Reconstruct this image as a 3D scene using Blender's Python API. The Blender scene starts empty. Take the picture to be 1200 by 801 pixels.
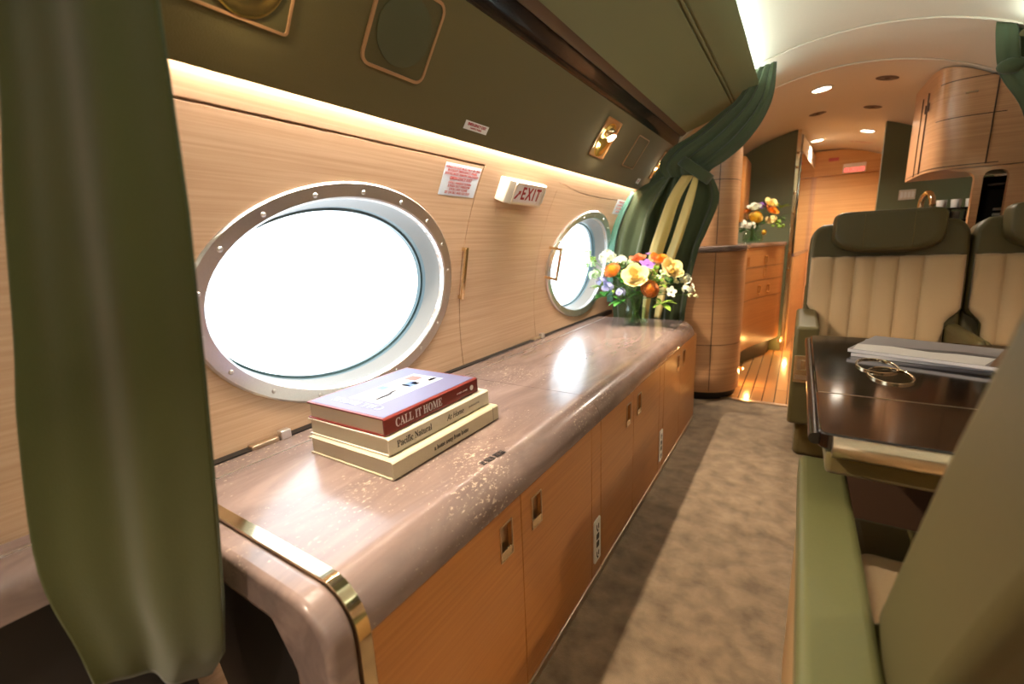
import bpy, bmesh, math, random
from mathutils import Vector, Matrix
random.seed(7)
C = bpy.context.scene.collection
PI = math.pi
V = Vector

# ------------------------------------------------------------------ materials
def new_mat(name):
    m = bpy.data.materials.new(name); m.use_nodes = True
    return m, m.node_tree.nodes, m.node_tree.links, m.node_tree.nodes['Principled BSDF']

def setp(b, rough=.5, metal=0, coat=0, spec=None, sheen=0, coat_rough=.05):
    b.inputs['Roughness'].default_value = rough
    b.inputs['Metallic'].default_value = metal
    b.inputs['Coat Weight'].default_value = coat
    b.inputs['Coat Roughness'].default_value = coat_rough
    b.inputs['Sheen Weight'].default_value = sheen
    if spec is not None: b.inputs['Specular IOR Level'].default_value = spec

def lin(r, g, b):
    f = lambda c: ((c/255+.055)/1.055)**2.4 if c > 10 else c/255/12.92
    return (f(r), f(g), f(b), 1)

def plain(name, col, rough=.5, metal=0, coat=0, spec=None, sheen=0, bump=0, bscale=300):
    m, N, L, b = new_mat(name)
    setp(b, rough, metal, coat, spec, sheen)
    tc = N.new('ShaderNodeTexCoord'); n = N.new('ShaderNodeTexNoise')
    n.inputs['Scale'].default_value = bscale; n.inputs['Detail'].default_value = 3
    L.new(tc.outputs['Object'], n.inputs['Vector'])
    mx = N.new('ShaderNodeMix'); mx.data_type = 'RGBA'
    mx.inputs['A'].default_value = [c*.93 for c in col[:3]]+[1]
    mx.inputs['B'].default_value = [min(1, c*1.07) for c in col[:3]]+[1]
    L.new(n.outputs['Fac'], mx.inputs['Factor']); L.new(mx.outputs['Result'], b.inputs['Base Color'])
    if bump:
        bp = N.new('ShaderNodeBump'); bp.inputs['Strength'].default_value = bump; bp.inputs['Distance'].default_value = .002
        L.new(n.outputs['Fac'], bp.inputs['Height']); L.new(bp.outputs['Normal'], b.inputs['Normal'])
    return m

def wood(name, c1, c2, rough=.3, coat=.25, sc=(1.3, 1.3, 95)):
    m, N, L, b = new_mat(name); setp(b, rough, 0, coat, coat_rough=.15)
    tc = N.new('ShaderNodeTexCoord'); mp = N.new('ShaderNodeMapping')
    mp.inputs['Scale'].default_value = sc
    L.new(tc.outputs['Object'], mp.inputs['Vector'])
    n = N.new('ShaderNodeTexNoise'); n.inputs['Scale'].default_value = 1.6; n.inputs['Detail'].default_value = 6; n.inputs['Roughness'].default_value = .65
    n.inputs['Distortion'].default_value = .15
    L.new(mp.outputs['Vector'], n.inputs['Vector'])
    n2 = N.new('ShaderNodeTexNoise'); n2.inputs['Scale'].default_value = 2.2; n2.inputs['Detail'].default_value = 2
    L.new(tc.outputs['Object'], n2.inputs['Vector'])
    r = N.new('ShaderNodeValToRGB'); r.color_ramp.elements[0].position = .32; r.color_ramp.elements[1].position = .68
    r.color_ramp.elements[0].color = c1; r.color_ramp.elements[1].color = c2
    L.new(n.outputs['Fac'], r.inputs['Fac'])
    mx = N.new('ShaderNodeMix'); mx.data_type = 'RGBA'; mx.blend_type = 'MULTIPLY'; mx.inputs['Factor'].default_value = .35
    r2 = N.new('ShaderNodeValToRGB'); r2.color_ramp.elements[0].color = (.75, .72, .68, 1); r2.color_ramp.elements[1].color = (1, 1, 1, 1)
    r2.color_ramp.elements[0].position = .35; r2.color_ramp.elements[1].position = .62
    L.new(n2.outputs['Fac'], r2.inputs['Fac']); L.new(r.outputs['Color'], mx.inputs['A']); L.new(r2.outputs['Color'], mx.inputs['B'])
    L.new(mx.outputs['Result'], b.inputs['Base Color'])
    bp = N.new('ShaderNodeBump'); bp.inputs['Strength'].default_value = .06; bp.inputs['Distance'].default_value = .001
    L.new(n.outputs['Fac'], bp.inputs['Height']); L.new(bp.outputs['Normal'], b.inputs['Normal'])
    return m

def emis(name, col, st):
    m = bpy.data.materials.new(name); m.use_nodes = True
    N, L = m.node_tree.nodes, m.node_tree.links
    N.clear(); o = N.new('ShaderNodeOutputMaterial'); e = N.new('ShaderNodeEmission')
    e.inputs['Color'].default_value = col; e.inputs['Strength'].default_value = st
    L.new(e.outputs[0], o.inputs[0]); return m

def stone():
    m, N, L, b = new_mat('stone_counter'); setp(b, .25, 0, .3, coat_rough=.1)
    tc = N.new('ShaderNodeTexCoord')
    mp = N.new('ShaderNodeMapping'); mp.inputs['Scale'].default_value = (9, 2.6, 9); mp.inputs['Rotation'].default_value = (0, 0, .16)
    L.new(tc.outputs['Object'], mp.inputs['Vector'])
    n = N.new('ShaderNodeTexNoise'); n.inputs['Scale'].default_value = 1.5; n.inputs['Detail'].default_value = 9; n.inputs['Roughness'].default_value = .62; n.inputs['Distortion'].default_value = .8
    L.new(mp.outputs['Vector'], n.inputs['Vector'])
    r = N.new('ShaderNodeValToRGB'); e = r.color_ramp.elements
    e[0].position = .3; e[0].color = lin(106, 91, 88); e[1].position = .7; e[1].color = lin(146, 125, 118)
    x = e.new(.5); x.color = lin(126, 107, 101)
    L.new(n.outputs['Fac'], r.inputs['Fac'])
    # cream flecks gathered in drifts
    f = N.new('ShaderNodeTexNoise'); f.inputs['Scale'].default_value = 170; f.inputs['Detail'].default_value = 5; f.inputs['Roughness'].default_value = .7
    mp2 = N.new('ShaderNodeMapping'); mp2.inputs['Scale'].default_value = (1.0, .55, 1.3); L.new(tc.outputs['Object'], mp2.inputs['Vector'])
    L.new(mp2.outputs['Vector'], f.inputs['Vector'])
    g = N.new('ShaderNodeTexNoise'); g.inputs['Scale'].default_value = 5; g.inputs['Detail'].default_value = 4
    L.new(mp2.outputs['Vector'], g.inputs['Vector'])
    a = N.new('ShaderNodeMath'); a.operation = 'MULTIPLY_ADD'; a.inputs[1].default_value = .55; L.new(g.outputs['Fac'], a.inputs[0]); L.new(f.outputs['Fac'], a.inputs[2])
    r2 = N.new('ShaderNodeValToRGB'); r2.color_ramp.elements[0].position = .91; r2.color_ramp.elements[1].position = 1.03
    L.new(a.outputs[0], r2.inputs['Fac'])
    mx = N.new('ShaderNodeMix'); mx.data_type = 'RGBA'; mx.inputs['B'].default_value = lin(196, 174, 156)
    L.new(r2.outputs['Color'], mx.inputs['Factor']); L.new(r.outputs['Color'], mx.inputs['A'])
    L.new(mx.outputs['Result'], b.inputs['Base Color'])
    bp = N.new('ShaderNodeBump'); bp.inputs['Strength'].default_value = .03; L.new(f.outputs['Fac'], bp.inputs['Height'])
    return m

def carpet():
    m, N, L, b = new_mat('carpet_pile'); setp(b, .95, spec=.1, sheen=.3)
    tc = N.new('ShaderNodeTexCoord')
    n = N.new('ShaderNodeTexNoise'); n.inputs['Scale'].default_value = 16; n.inputs['Detail'].default_value = 4; n.inputs['Roughness'].default_value = .55; n.inputs['Distortion'].default_value = .1
    L.new(tc.outputs['Object'], n.inputs['Vector'])
    r = N.new('ShaderNodeValToRGB'); r.color_ramp.elements[0].position = .30; r.color_ramp.elements[1].position = .70
    r.color_ramp.elements[0].color = lin(104, 86, 66); r.color_ramp.elements[1].color = lin(146, 124, 98)
    L.new(n.outputs['Fac'], r.inputs['Fac']); L.new(r.outputs['Color'], b.inputs['Base Color'])
    f = N.new('ShaderNodeTexNoise'); f.inputs['Scale'].default_value = 420; L.new(tc.outputs['Object'], f.inputs['Vector'])
    ad = N.new('ShaderNodeMath'); ad.operation = 'MULTIPLY_ADD'; ad.inputs[1].default_value = 3; L.new(n.outputs['Fac'], ad.inputs[0]); L.new(f.outputs['Fac'], ad.inputs[2])
    bp = N.new('ShaderNodeBump'); bp.inputs['Strength'].default_value = .5; bp.inputs['Distance'].default_value = .004
    L.new(ad.outputs[0], bp.inputs['Height']); L.new(bp.outputs['Normal'], b.inputs['Normal'])
    return m

def planks():
    m, N, L, b = new_mat('plank_floor'); setp(b, .25, 0, .3)
    tc = N.new('ShaderNodeTexCoord')
    mp = N.new('ShaderNodeMapping'); mp.inputs['Rotation'].default_value = (0, 0, PI/2); L.new(tc.outputs['Object'], mp.inputs['Vector'])
    br = N.new('ShaderNodeTexBrick'); br.inputs['Scale'].default_value = 1; br.inputs['Brick Width'].default_value = 3.1; br.inputs['Row Height'].default_value = .062
    br.inputs['Mortar Size'].default_value = .003; br.inputs['Color1'].default_value = lin(196, 142, 86); br.inputs['Color2'].default_value = lin(182, 128, 74); br.inputs['Mortar'].default_value = lin(70, 42, 20)
    L.new(mp.outputs['Vector'], br.inputs['Vector']); L.new(br.outputs['Color'], b.inputs['Base Color'])
    return m

def glass(name, col=(1, 1, 1, 1), gloss=.08):
    m = bpy.data.materials.new(name); m.use_nodes = True
    N, L = m.node_tree.nodes, m.node_tree.links; N.clear()
    o = N.new('ShaderNodeOutputMaterial'); t = N.new('ShaderNodeBsdfTransparent'); g = N.new('ShaderNodeBsdfGlossy'); mx = N.new('ShaderNodeMixShader')
    lw = N.new('ShaderNodeLayerWeight'); lw.inputs['Blend'].default_value = .5
    pw = N.new('ShaderNodeMath'); pw.operation = 'POWER'; pw.inputs[1].default_value = 3.5
    fr = N.new('ShaderNodeMath'); fr.operation = 'MULTIPLY_ADD'; fr.inputs[1].default_value = .45; fr.inputs[2].default_value = .035
    L.new(lw.outputs['Facing'], pw.inputs[0]); L.new(pw.outputs[0], fr.inputs[0])
    t.inputs['Color'].default_value = col; g.inputs['Roughness'].default_value = .02
    L.new(fr.outputs[0], mx.inputs[0]); L.new(t.outputs[0], mx.inputs[1]); L.new(g.outputs[0], mx.inputs[2]); L.new(mx.outputs[0], o.inputs[0])
    return m

M = {}
M['wallwood'] = wood('pale_oak_veneer', lin(190, 153, 121), lin(211, 177, 146), .34, .25)
M['cabwood'] = wood('warm_lit_oak_veneer', lin(168, 106, 52), lin(188, 126, 66), .36, .2)  # stronger orange than the wall veneer: warm light put into the colour
M['galwood'] = wood('oak_cabinet_veneer', lin(190, 138, 96), lin(214, 164, 120), .32, .3)
M['doorwood'] = wood('golden_oak_veneer', lin(206, 152, 92), lin(226, 176, 116), .4, .1)
M['stone'] = stone(); M['carpet'] = carpet(); M['planks'] = planks()
M['chrome'] = plain('brushed_nickel', (.82, .80, .78, 1), .3, 1)
M['brass'] = plain('polished_brass', (.80, .68, .46, 1), .1, 1)
M['gold'] = plain('pale_gold_metal', (.83, .66, .42, 1), .16, 1)
M['goldcup'] = plain('yellow_gold_reflector', (.95, .78, .28, 1), .16, 1)
M['bronze'] = plain('brushed_bronze', (.62, .5, .36, 1), .3, 1)
M['grille'] = plain('olive_speaker_cloth', lin(72, 68, 36), .8)
M['rim'] = plain('copper_toned_rim', lin(176, 130, 90), .35, .3)
M['felt'] = plain('dark_olive_ultraleather', lin(94, 80, 42), .85, spec=.2, sheen=.15, bump=.25, bscale=420)
M['bin'] = plain('sage_ultraleather', lin(112, 112, 78), .7, spec=.25, bump=.12, bscale=380)
M['olive'] = plain('olive_leather', lin(80, 71, 40), .45, spec=.4, bump=.15, bscale=260)
M['sage'] = plain('sage_leather', lin(88, 87, 52), .42, spec=.45, bump=.12, bscale=260)
M['tan'] = plain('tan_leather', lin(160, 128, 84), .5)
M['seatcloth'] = plain('beige_seat_cloth', lin(176, 150, 116), .85, spec=.15, sheen=.2, bump=.3, bscale=520)
M['curtain'] = plain('olive_curtain_cloth', lin(78, 80, 42), .75, spec=.2, sheen=.25, bump=.2, bscale=500)
M['curtain2'] = plain('green_curtain_cloth', lin(64, 74, 46), .7, spec=.25, sheen=.3, bump=.2, bscale=500)
M['teal'] = plain('window_lit_curtain_edge', lin(66, 112, 96), .7, sheen=.2)  # window light on the curtain edge, put into its colour as teal
M['lining'] = plain('golden_curtain_lining', lin(208, 184, 112), .6, sheen=.2)
M['ceil'] = plain('cream_headliner', lin(212, 200, 180), .6, spec=.3)
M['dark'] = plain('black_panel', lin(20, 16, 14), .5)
M['rail'] = plain('dark_gloss_rail', lin(20, 12, 10), .22, coat=.25)
M['railtrim'] = plain('brown_trim', lin(78, 56, 40), .45)
M['dgreen'] = plain('dark_green_partition', lin(106, 110, 80), .5, spec=.35)
M['gloss'] = wood('dark_gloss_walnut', lin(14, 9, 6), lin(26, 16, 11), .08, .4)
M['white'] = plain('white_plastic', lin(232, 228, 220), .4)
M['cream'] = plain('cream_bezel', lin(216, 204, 184), .45)
M['reveal'] = plain('grey_window_reveal', lin(124, 118, 110), .45)
M['placard'] = plain('placard_white', lin(222, 232, 244), .35)
M['gasket'] = plain('dark_teal_gasket', lin(70, 92, 96), .3)
M['red'] = plain('red_print', lin(170, 30, 34), .5)
M['redtext'] = plain('faded_red_print', lin(190, 90, 90), .6)
M['black'] = plain('black_print', lin(30, 28, 30), .5)
M['grey'] = plain('grey_print', lin(120, 112, 108), .5)
M['paper'] = plain('page_edges', lin(206, 196, 178), .8, bump=.3, bscale=900)
M['maroon'] = plain('maroon_cover', lin(112, 34, 26), .4)
M['creamcover'] = plain('cream_cover', lin(214, 204, 186), .4, coat=.2)
M['linencover'] = plain('linen_cover', lin(196, 184, 156), .55)
M['spot'] = emis('lamp_lens', (1, .86, .6, 1), 22)
M['spotw'] = emis('downlight_lens', (1, .9, .72, 1), 14)
M['led'] = emis('led_strip', (.75, 1, .95, 1), 7)
M['ledwarm'] = emis('warm_led_strip', (1, .86, .66, 1), 7)
M['toe'] = emis('toe_light_lens', (1, .6, .2, 1), 12)
M['signface'] = plain('sign_face', lin(236, 230, 232), .35)
M['pane'] = glass('window_glass')
M['vaseglass'] = glass('vase_glass', (.86, .93, .88, 1))
M['water'] = glass('vase_water', (.80, .88, .76, 1))
M['mirror'] = plain('tinted_mirror', (.5, .52, .52, 1), .03, 1)
def petal(n, c): M[n] = plain(n+'_petals', lin(*c), .6, sheen=.3, bscale=60); M[n].node_tree.nodes['Principled BSDF'].inputs['Subsurface Weight'].default_value = 0
for n, c in dict(p_orange=(244, 158, 20), p_cream=(250, 226, 150), p_peach=(246, 150, 92), p_purple=(150, 104, 190), p_white=(236, 236, 214), p_lilac=(168, 172, 222), p_deep=(214, 132, 16), p_yellow=(246, 206, 60), p_bell=(190, 222, 170), p_bud=(232, 226, 170)).items(): petal(n, c)
M['leaf'] = plain('leaf_green', lin(56, 124, 40), .5, bscale=80)
M['leaf2'] = plain('light_leaf_green', lin(132, 168, 62), .5, bscale=80)
M['stem'] = plain('stem_green', lin(74, 110, 44), .5)

# ------------------------------------------------------------------ mesh helpers
class B:
    def __init__(s): s.bm = bmesh.new(); s.mats = [0]; s.mi = 0
    def face(s, vs, mi=None):
        try:
            f = s.bm.faces.new(vs); f.material_index = s.mi if mi is None else mi; return f
        except ValueError: return None
    def v(s, *p): return s.bm.verts.new(p if len(p) == 3 else p[0])
    def box(s, x0, x1, y0, y1, z0, z1, mi=None, T=None):
        P = [V((x, y, z)) for x in (x0, x1) for y in (y0, y1) for z in (z0, z1)]
        if T: P = [T @ p for p in P]
        v = [s.v(p) for p in P]
        for f in ((0, 1, 3, 2), (4, 6, 7, 5), (0, 4, 5, 1), (2, 3, 7, 6), (0, 2, 6, 4), (1, 5, 7, 3)): s.face([v[i] for i in f], mi)
        return s
    def prism(s, pts, T, d0, d1, mi=None):
        """pts in plane (a,b); extrude along c from d0 to d1; T maps (a,b,c)"""
        a = [s.v(T @ V((p[0], p[1], d0))) for p in pts]; b = [s.v(T @ V((p[0], p[1], d1))) for p in pts]
        s.face(a[::-1], mi); s.face(b, mi); n = len(pts)
        for i in range(n): s.face([a[i], a[(i+1) % n], b[(i+1) % n], b[i]], mi)
        return s
    def loft(s, rings, closed=True, cap=False, mi=None, wrap=False):
        R = [[s.v(p) for p in r] for r in rings]; n = len(R[0])
        k = len(R) if wrap else len(R)-1
        for i in range(k):
            A, Bq = R[i], R[(i+1) % len(R)]
            for j in range(n if closed else n-1): s.face([A[j], A[(j+1) % n], Bq[(j+1) % n], Bq[j]], mi)
        if cap: s.face(R[0][::-1], mi); s.face(R[-1], mi)
        return s
    def tube(s, pts, r, n=8, mi=None, closed=False):
        pts = [V(p) for p in pts]; rings = []; N = len(pts)
        for i, p in enumerate(pts):
            t = (pts[(i+1) % N]-pts[i-1]) if closed else (pts[min(i+1, N-1)]-pts[max(i-1, 0)])
            t.normalize(); u = t.cross(V((0, 0, 1)))
            if u.length < 1e-3: u = t.cross(V((0, 1, 0)))
            u.normalize(); w = u.cross(t); rr = r[i] if isinstance(r, (list, tuple)) else r
            rings.append([p+(u*math.cos(2*PI*k/n)+w*math.sin(2*PI*k/n))*rr for k in range(n)])
        return s.loft(rings, True, not closed, mi, closed)
    def lathe(s, prof, T=Matrix(), n=32, sx=1, sy=1, mi=None, cap=True):
        rings = [[T @ V((r*sx*math.cos(2*PI*k/n), r*sy*math.sin(2*PI*k/n), z)) for k in range(n)] for r, z in prof]
        return s.loft(rings, True, cap, mi)
    def sphere(s, c, r, T=None, n=12, sq=(1, 1, 1), mi=None):
        m = Matrix.Translation(V(c))
        if T: m = T @ m
        prof = [(r*math.sin(PI*i/8), -r*math.cos(PI*i/8)) for i in range(9)]
        prof[0] = (r*.02, -r); prof[-1] = (r*.02, r)
        rings = [[m @ V((q*math.cos(2*PI*k/n)*sq[0], q*math.sin(2*PI*k/n)*sq[1], z*sq[2])) for k in range(n)] for q, z in prof]
        return s.loft(rings, True, True, mi)
    def add(s, name, mats, parent=None, smooth=40, bevel=0, seg=2, loc=None, rec=True, recess=None):
        if rec: bmesh.ops.recalc_face_normals(s.bm, faces=s.bm.faces)
        me = bpy.data.meshes.new(name); s.bm.to_mesh(me); s.bm.free()
        if not isinstance(mats, (list, tuple)): mats = [mats]
        for m in mats: me.materials.append(M[m] if isinstance(m, str) else m)
        if smooth: me.shade_smooth() if smooth >= 180 else me.set_sharp_from_angle(angle=math.radians(smooth))
        o = bpy.data.objects.new(name, me); C.objects.link(o)
        if parent: o.parent = parent; o.matrix_parent_inverse = parent.matrix_world.inverted()
        if bevel:
            md = o.modifiers.new('bevel', 'BEVEL'); md.width = bevel; md.segments = seg; md.limit_method = 'ANGLE'; md.angle_limit = math.radians(40); md.harden_normals = False
        return o

def thing(name, label, cat, loc=(0, 0, 0), group=None):
    o = bpy.data.objects.new(name, None); C.objects.link(o); o.empty_display_size = .05
    o.location = loc; o.matrix_world = Matrix.Translation(V(loc))
    o['label'] = label; o['category'] = cat
    if group: o['group'] = group
    return o
def tag(o, label, cat, group=None):
    o['label'] = label; o['category'] = cat
    if group: o['group'] = group
    return o
def st(o): o['kind'] = 'structure'; return o
def frame(o, u, v, n):
    u, v, n = V(u).normalized(), V(v).normalized(), V(n).normalized()
    m = Matrix((u, v, n)).transposed().to_4x4(); m.translation = V(o); return m
def rrect(w, h, r, n=5, cx=0, cy=0):
    pts = []
    for (sx, sy, a0) in ((1, 1, 0), (-1, 1, 90), (-1, -1, 180), (1, -1, 270)):
        for k in range(n+1):
            a = math.radians(a0+90*k/n); pts.append((cx+sx*(w/2-r)+r*math.cos(a), cy+sy*(h/2-r)+r*math.sin(a)))
    return pts
def text(s, T, size, mat, parent, name='lettering', xs=1, align='CENTER', depth=.0004, shear=0, bold=0, space=1):
    cu = bpy.data.curves.new(name, 'FONT'); cu.body = s; cu.size = size; cu.align_x = align; cu.align_y = 'CENTER'
    cu.extrude = depth; cu.shear = shear; cu.offset = bold; cu.resolution_u = 3; cu.space_character = space
    o = bpy.data.objects.new(name, cu); C.objects.link(o)
    dg = bpy.context.evaluated_depsgraph_get(); me = bpy.data.meshes.new_from_object(o.evaluated_get(dg))
    bpy.data.objects.remove(o); bpy.data.curves.remove(cu)
    for v in me.vertices: p = v.co.copy(); p.x *= xs; v.co = T @ p
    me.materials.clear(); me.materials.append(M[mat]); me.name = name
    q = bpy.data.objects.new(name, me); C.objects.link(q)
    if parent: q.parent = parent; q.matrix_parent_inverse = parent.matrix_world.inverted()
    return q

# ------------------------------------------------------------------ cabin section
XC, ZC, R = .115, .65, 1.1
def Xw(z): return XC-math.sqrt(R*R-(z-ZC)**2)
def wallframe(y, z, off=0, side=-1):
    n = V((-(side*abs(XC-Xw(z))), 0, ZC-z)).normalized()
    x = Xw(z) if side < 0 else 2*XC-Xw(z)
    v = V((1, 0, 0)).cross(n) ; v = V((0, 1, 0)).cross(n) if side > 0 else n.cross(V((0, 1, 0)))
    if v.z < 0: v = -v
    u = v.cross(n)
    return frame(V((x, y, z))+n*off, u, v, n)
def arc_shell(a0, a1, y0, y1, r0, r1, n):
    b = B(); 
    prof = [(XC+r0*math.cos(math.radians(a0+(a1-a0)*k/n)), ZC+r0*math.sin(math.radians(a0+(a1-a0)*k/n))) for k in range(n+1)]
    prof += [(XC+r1*math.cos(math.radians(a1+(a0-a1)*k/n)), ZC+r1*math.sin(math.radians(a1+(a0-a1)*k/n))) for k in range(n+1)]
    A = [b.v(x, y0, z) for x, z in prof]; D = [b.v(x, y1, z) for x, z in prof]; m = len(prof)
    for i in range(m): b.face([A[i], A[(i+1) % m], D[(i+1) % m], D[i]])
    # end caps as quads
    for i in range(n):
        b.face([A[i], A[i+1], A[m-2-i], A[m-1-i]]); b.face([D[i], D[i+1], D[m-2-i], D[m-1-i]])
    return b
def fix_normals(o):
    me = o.data; nn = []
    me.shade_smooth()
    for p in me.polygons:
        c = p.center; rad = V((XC-c.x, 0, ZC-c.z)).normalized(); curved = abs(p.normal.dot(rad)) > .97
        for li in p.loop_indices:
            co = me.vertices[me.loops[li].vertex_index].co
            if curved:
                r = V((XC-co.x, 0, ZC-co.z)).normalized(); nn.append(r if p.normal.dot(rad) > 0 else -r)
            else: nn.append(p.normal.copy())
    me.normals_split_custom_set([tuple(x) for x in nn])

def clip_cabin(o, r=None):
    r = r or R-.003; b = B(); b.prism([(XC+r*math.cos(2*PI*k/160), ZC+r*math.sin(2*PI*k/160)) for k in range(160)], Matrix(((1, 0, 0, 0), (0, 0, 1, 0), (0, 1, 0, 0), (0, 0, 0, 1))), -3.2, 5.9)
    c = b.add('cutter', 'dark', smooth=0); md = o.modifiers.new('clip', 'BOOLEAN'); md.operation = 'INTERSECT'; md.solver = 'EXACT'; md.object = c
    dg = bpy.context.evaluated_depsgraph_get(); m = bpy.data.meshes.new_from_object(o.evaluated_get(dg)); nm = o.data.name; o.modifiers.clear(); o.data = m
    while len(m.materials) > 1: m.materials.pop()
    bpy.data.objects.remove(c); m.set_sharp_from_angle(angle=math.radians(32)); return o

# windows
WZ, WA, WB = .835, .385, .268
WY = (.742, 2.182)
IA, IB = WA-.038, WB-.036
wall = arc_shell(217, 146.6, -3.0, 5.65, R, R+.03, 60).add('wall_left', 'wallwood', smooth=0); st(wall)
cut = B()
for wy in WY:
    cut.prism([(wy+IA*math.cos(2*PI*k/72), WZ+IB*math.sin(2*PI*k/72)) for k in range(72)], Matrix(((0, 0, 1, 0), (1, 0, 0, 0), (0, 1, 0, 0), (0, 0, 0, 1))), -1.3, -.75)
# panel joints, routed grooves following the wall
def groove_arc(y, z0, z1, w=.004):
    a0 = math.degrees(math.atan2(z0-ZC, Xw(z0)-XC)) % 360; a1 = math.degrees(math.atan2(z1-ZC, Xw(z1)-XC)) % 360
    n = 20; rings = []
    for k in range(n+1):
        a = math.radians(a0+(a1-a0)*k/n)
        rings.append([V((XC+r*math.cos(a), yy, ZC+r*math.sin(a))) for r, yy in ((R-.004, y-w/2), (R-.004, y+w/2), (R+.008, y+w/2), (R+.008, y-w/2))])
    cut.loft(rings, True, True)
def groove_y(z, y0, y1, w=.004):
    a = math.atan2(z-ZC, Xw(z)-XC); da = w/2/R
    P = [V((XC+r*math.cos(a+d), 0, ZC+r*math.sin(a+d))) for r, d in ((R-.004, -da), (R-.004, da), (R+.008, da), (R+.008, -da))]
    cut.loft([[p+V((0, y0, 0)) for p in P], [p+V((0, y1, 0)) for p in P]], True, True)
groove_arc(1.182, .50, 1.188); groove_y(1.190, -2.5, 1.184, .006)
groove_arc(1.705, .50, 1.160, .0025)
# shaped top joint of the second window panel
rg = []
for k in range(25):
    t = k/24; y = 1.70+.95*t; z = 1.176+.012*math.exp(-((t-.02)/.12)**2) - .012*math.sin(PI*t)
    a = math.atan2(z-ZC, Xw(z)-XC); da = .0018
    rg.append([V((XC+r*math.cos(a+d), y, ZC+r*math.sin(a+d))) for r, d in ((R-.004, -da), (R-.004, da), (R+.008, da), (R+.008, -da))])
cut.loft(rg, True, True)
co = cut.add('cutter', 'dark', smooth=0)
md = wall.modifiers.new('b', 'BOOLEAN'); md.operation = 'DIFFERENCE'; md.solver = 'EXACT'; md.use_self = True; md.object = co
dg = bpy.context.evaluated_depsgraph_get()
me2 = bpy.data.meshes.new_from_object(wall.evaluated_get(dg)); wall.modifiers.clear(); wall.data = me2; me2.name = 'wall_left'
while len(me2.materials) > 1: me2.materials.pop()
bpy.data.objects.remove(co); fix_normals(wall)

def ell(wy, a, b, off, n=72):
    out = []
    for k in range(n):
        t = 2*PI*k/n; z = WZ+b*math.sin(t); x = Xw(z)
        out.append(V((x+off, wy+a*math.cos(t), z)))
    return out
for i, wy in enumerate(WY):
    w = st(B().loft([ell(wy, WA, WB, -.002), ell(wy, WA, WB, .006), ell(wy, WA-.004, WB-.004, .010), ell(wy, IA+.004, IB+.004, .010), ell(wy, IA, IB, .006), ell(wy, IA, IB, -.012)]).add('window_%d' % (i+1), 'chrome', smooth=30))
    B().loft([ell(wy, IA, IB, -.010), ell(wy, IA-.002, IB-.002, -.03), ell(wy, IA-.012, IB-.012, -.062)]).add('window_reveal', 'reveal', w, smooth=60)
    B().loft([ell(wy, IA-.012, IB-.012, -.062), ell(wy, IA-.014, IB-.014, -.074), ell(wy, IA-.02, IB-.02, -.076), ell(wy, IA-.02, IB-.02, -.09)]).add('gasket', 'gasket', w, smooth=30)
    g = B(); r = ell(wy, IA-.018, IB-.018, -.088); g.face([g.v(p) for p in r]); g.add('pane', 'pane', w, smooth=0)
    n = 18
    for k in range(n):
        t = 2*PI*(k+.5)/n; aa, bb = (WA+IA)/2, (WB+IB)/2; z = WZ+bb*math.sin(t)
        s_ = B(); T = wallframe(wy+aa*math.cos(t), z, .009); s_.lathe([(.0056, 0), (.0056, .0012), (.0045, .003), (.002, .0038)], T, 10); s_.add('screw', 'chrome', w, smooth=60)
    # outer skin that closes the wall around the glass
st(arc_shell(217, 145, -3.0, .2, R+.10, R+.12, 30).add('trim_1', 'dark', smooth=0)) if False else None

# ceiling
cl = st(arc_shell(117, 60.5, -3.0, 2.71, R, R+.02, 40).add('ceiling', 'ceil', smooth=0)); fix_normals(cl)
cl = st(arc_shell(146.4, 33.6, 2.71, 5.65, R, R+.03, 60).add('ceiling', 'ceil', smooth=0)); fix_normals(cl)
st(arc_shell(152, 28, -3.0, 2.71, R+.11, R+.13, 40).add('trim_15', 'dark', smooth=0))  # unseen outer shell added to keep sky light from leaking in
st(arc_shell(152, 146.6, -3.0, 2.71, R+.031, R+.12, 4).add('trim_11', 'dark', smooth=0))  # unseen strips, left and right, added to close the shell against light
st(arc_shell(28, 33.4, -3.0, 2.71, R+.031, R+.12, 4).add('trim_12', 'dark', smooth=0))
st(arc_shell(152, 28, 2.711, 2.73, R+.031, R+.13, 40).add('trim_13', 'dark', smooth=0))  # end rings added to the same light seal, front and back
st(arc_shell(152, 28, -3.03, -3.0, R-.15, R+.13, 40).add('trim_14', 'dark', smooth=0))
wr = st(arc_shell(-37, 33.4, -3.0, 5.65, R, R+.03, 40).add('wall_right', 'wallwood', smooth=0)); fix_normals(wr)
st(B().box(-.83, 1.06, -3.0, 2.81, -.03, 0).add('floor', 'carpet', smooth=0))
st(B().box(-.83, 1.06, 2.81, 5.65, -.03, .002).add('floor', 'planks', smooth=0))
st(B().box(-1.1, 1.4, 5.60, 5.66, -.03, 1.8).add('wall_front', 'galwood', smooth=0))
st(B().box(-1.1, 1.4, -3.05, -3.0, -.03, 1.8).add('wall_back', 'galwood', smooth=0))
st(B().box(-.83, 1.06, 2.795, 2.825, .0, .006).add('trim_4', 'bronze', smooth=0))
# ceiling panel joints
for i, y in enumerate((2.46, 2.93)):
    rings = []
    for k in range(41):
        a = math.radians(125-70*k/40)
        rings.append([V((XC+r*math.cos(a), y+d, ZC+r*math.sin(a))) for r, d in ((R-.003, -.006), (R-.006, 0), (R-.003, .006), (R+.002, 0))])
    st(B().loft(rings, True, True).add('trim_%d' % (i+5), 'ceil', smooth=30))

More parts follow.
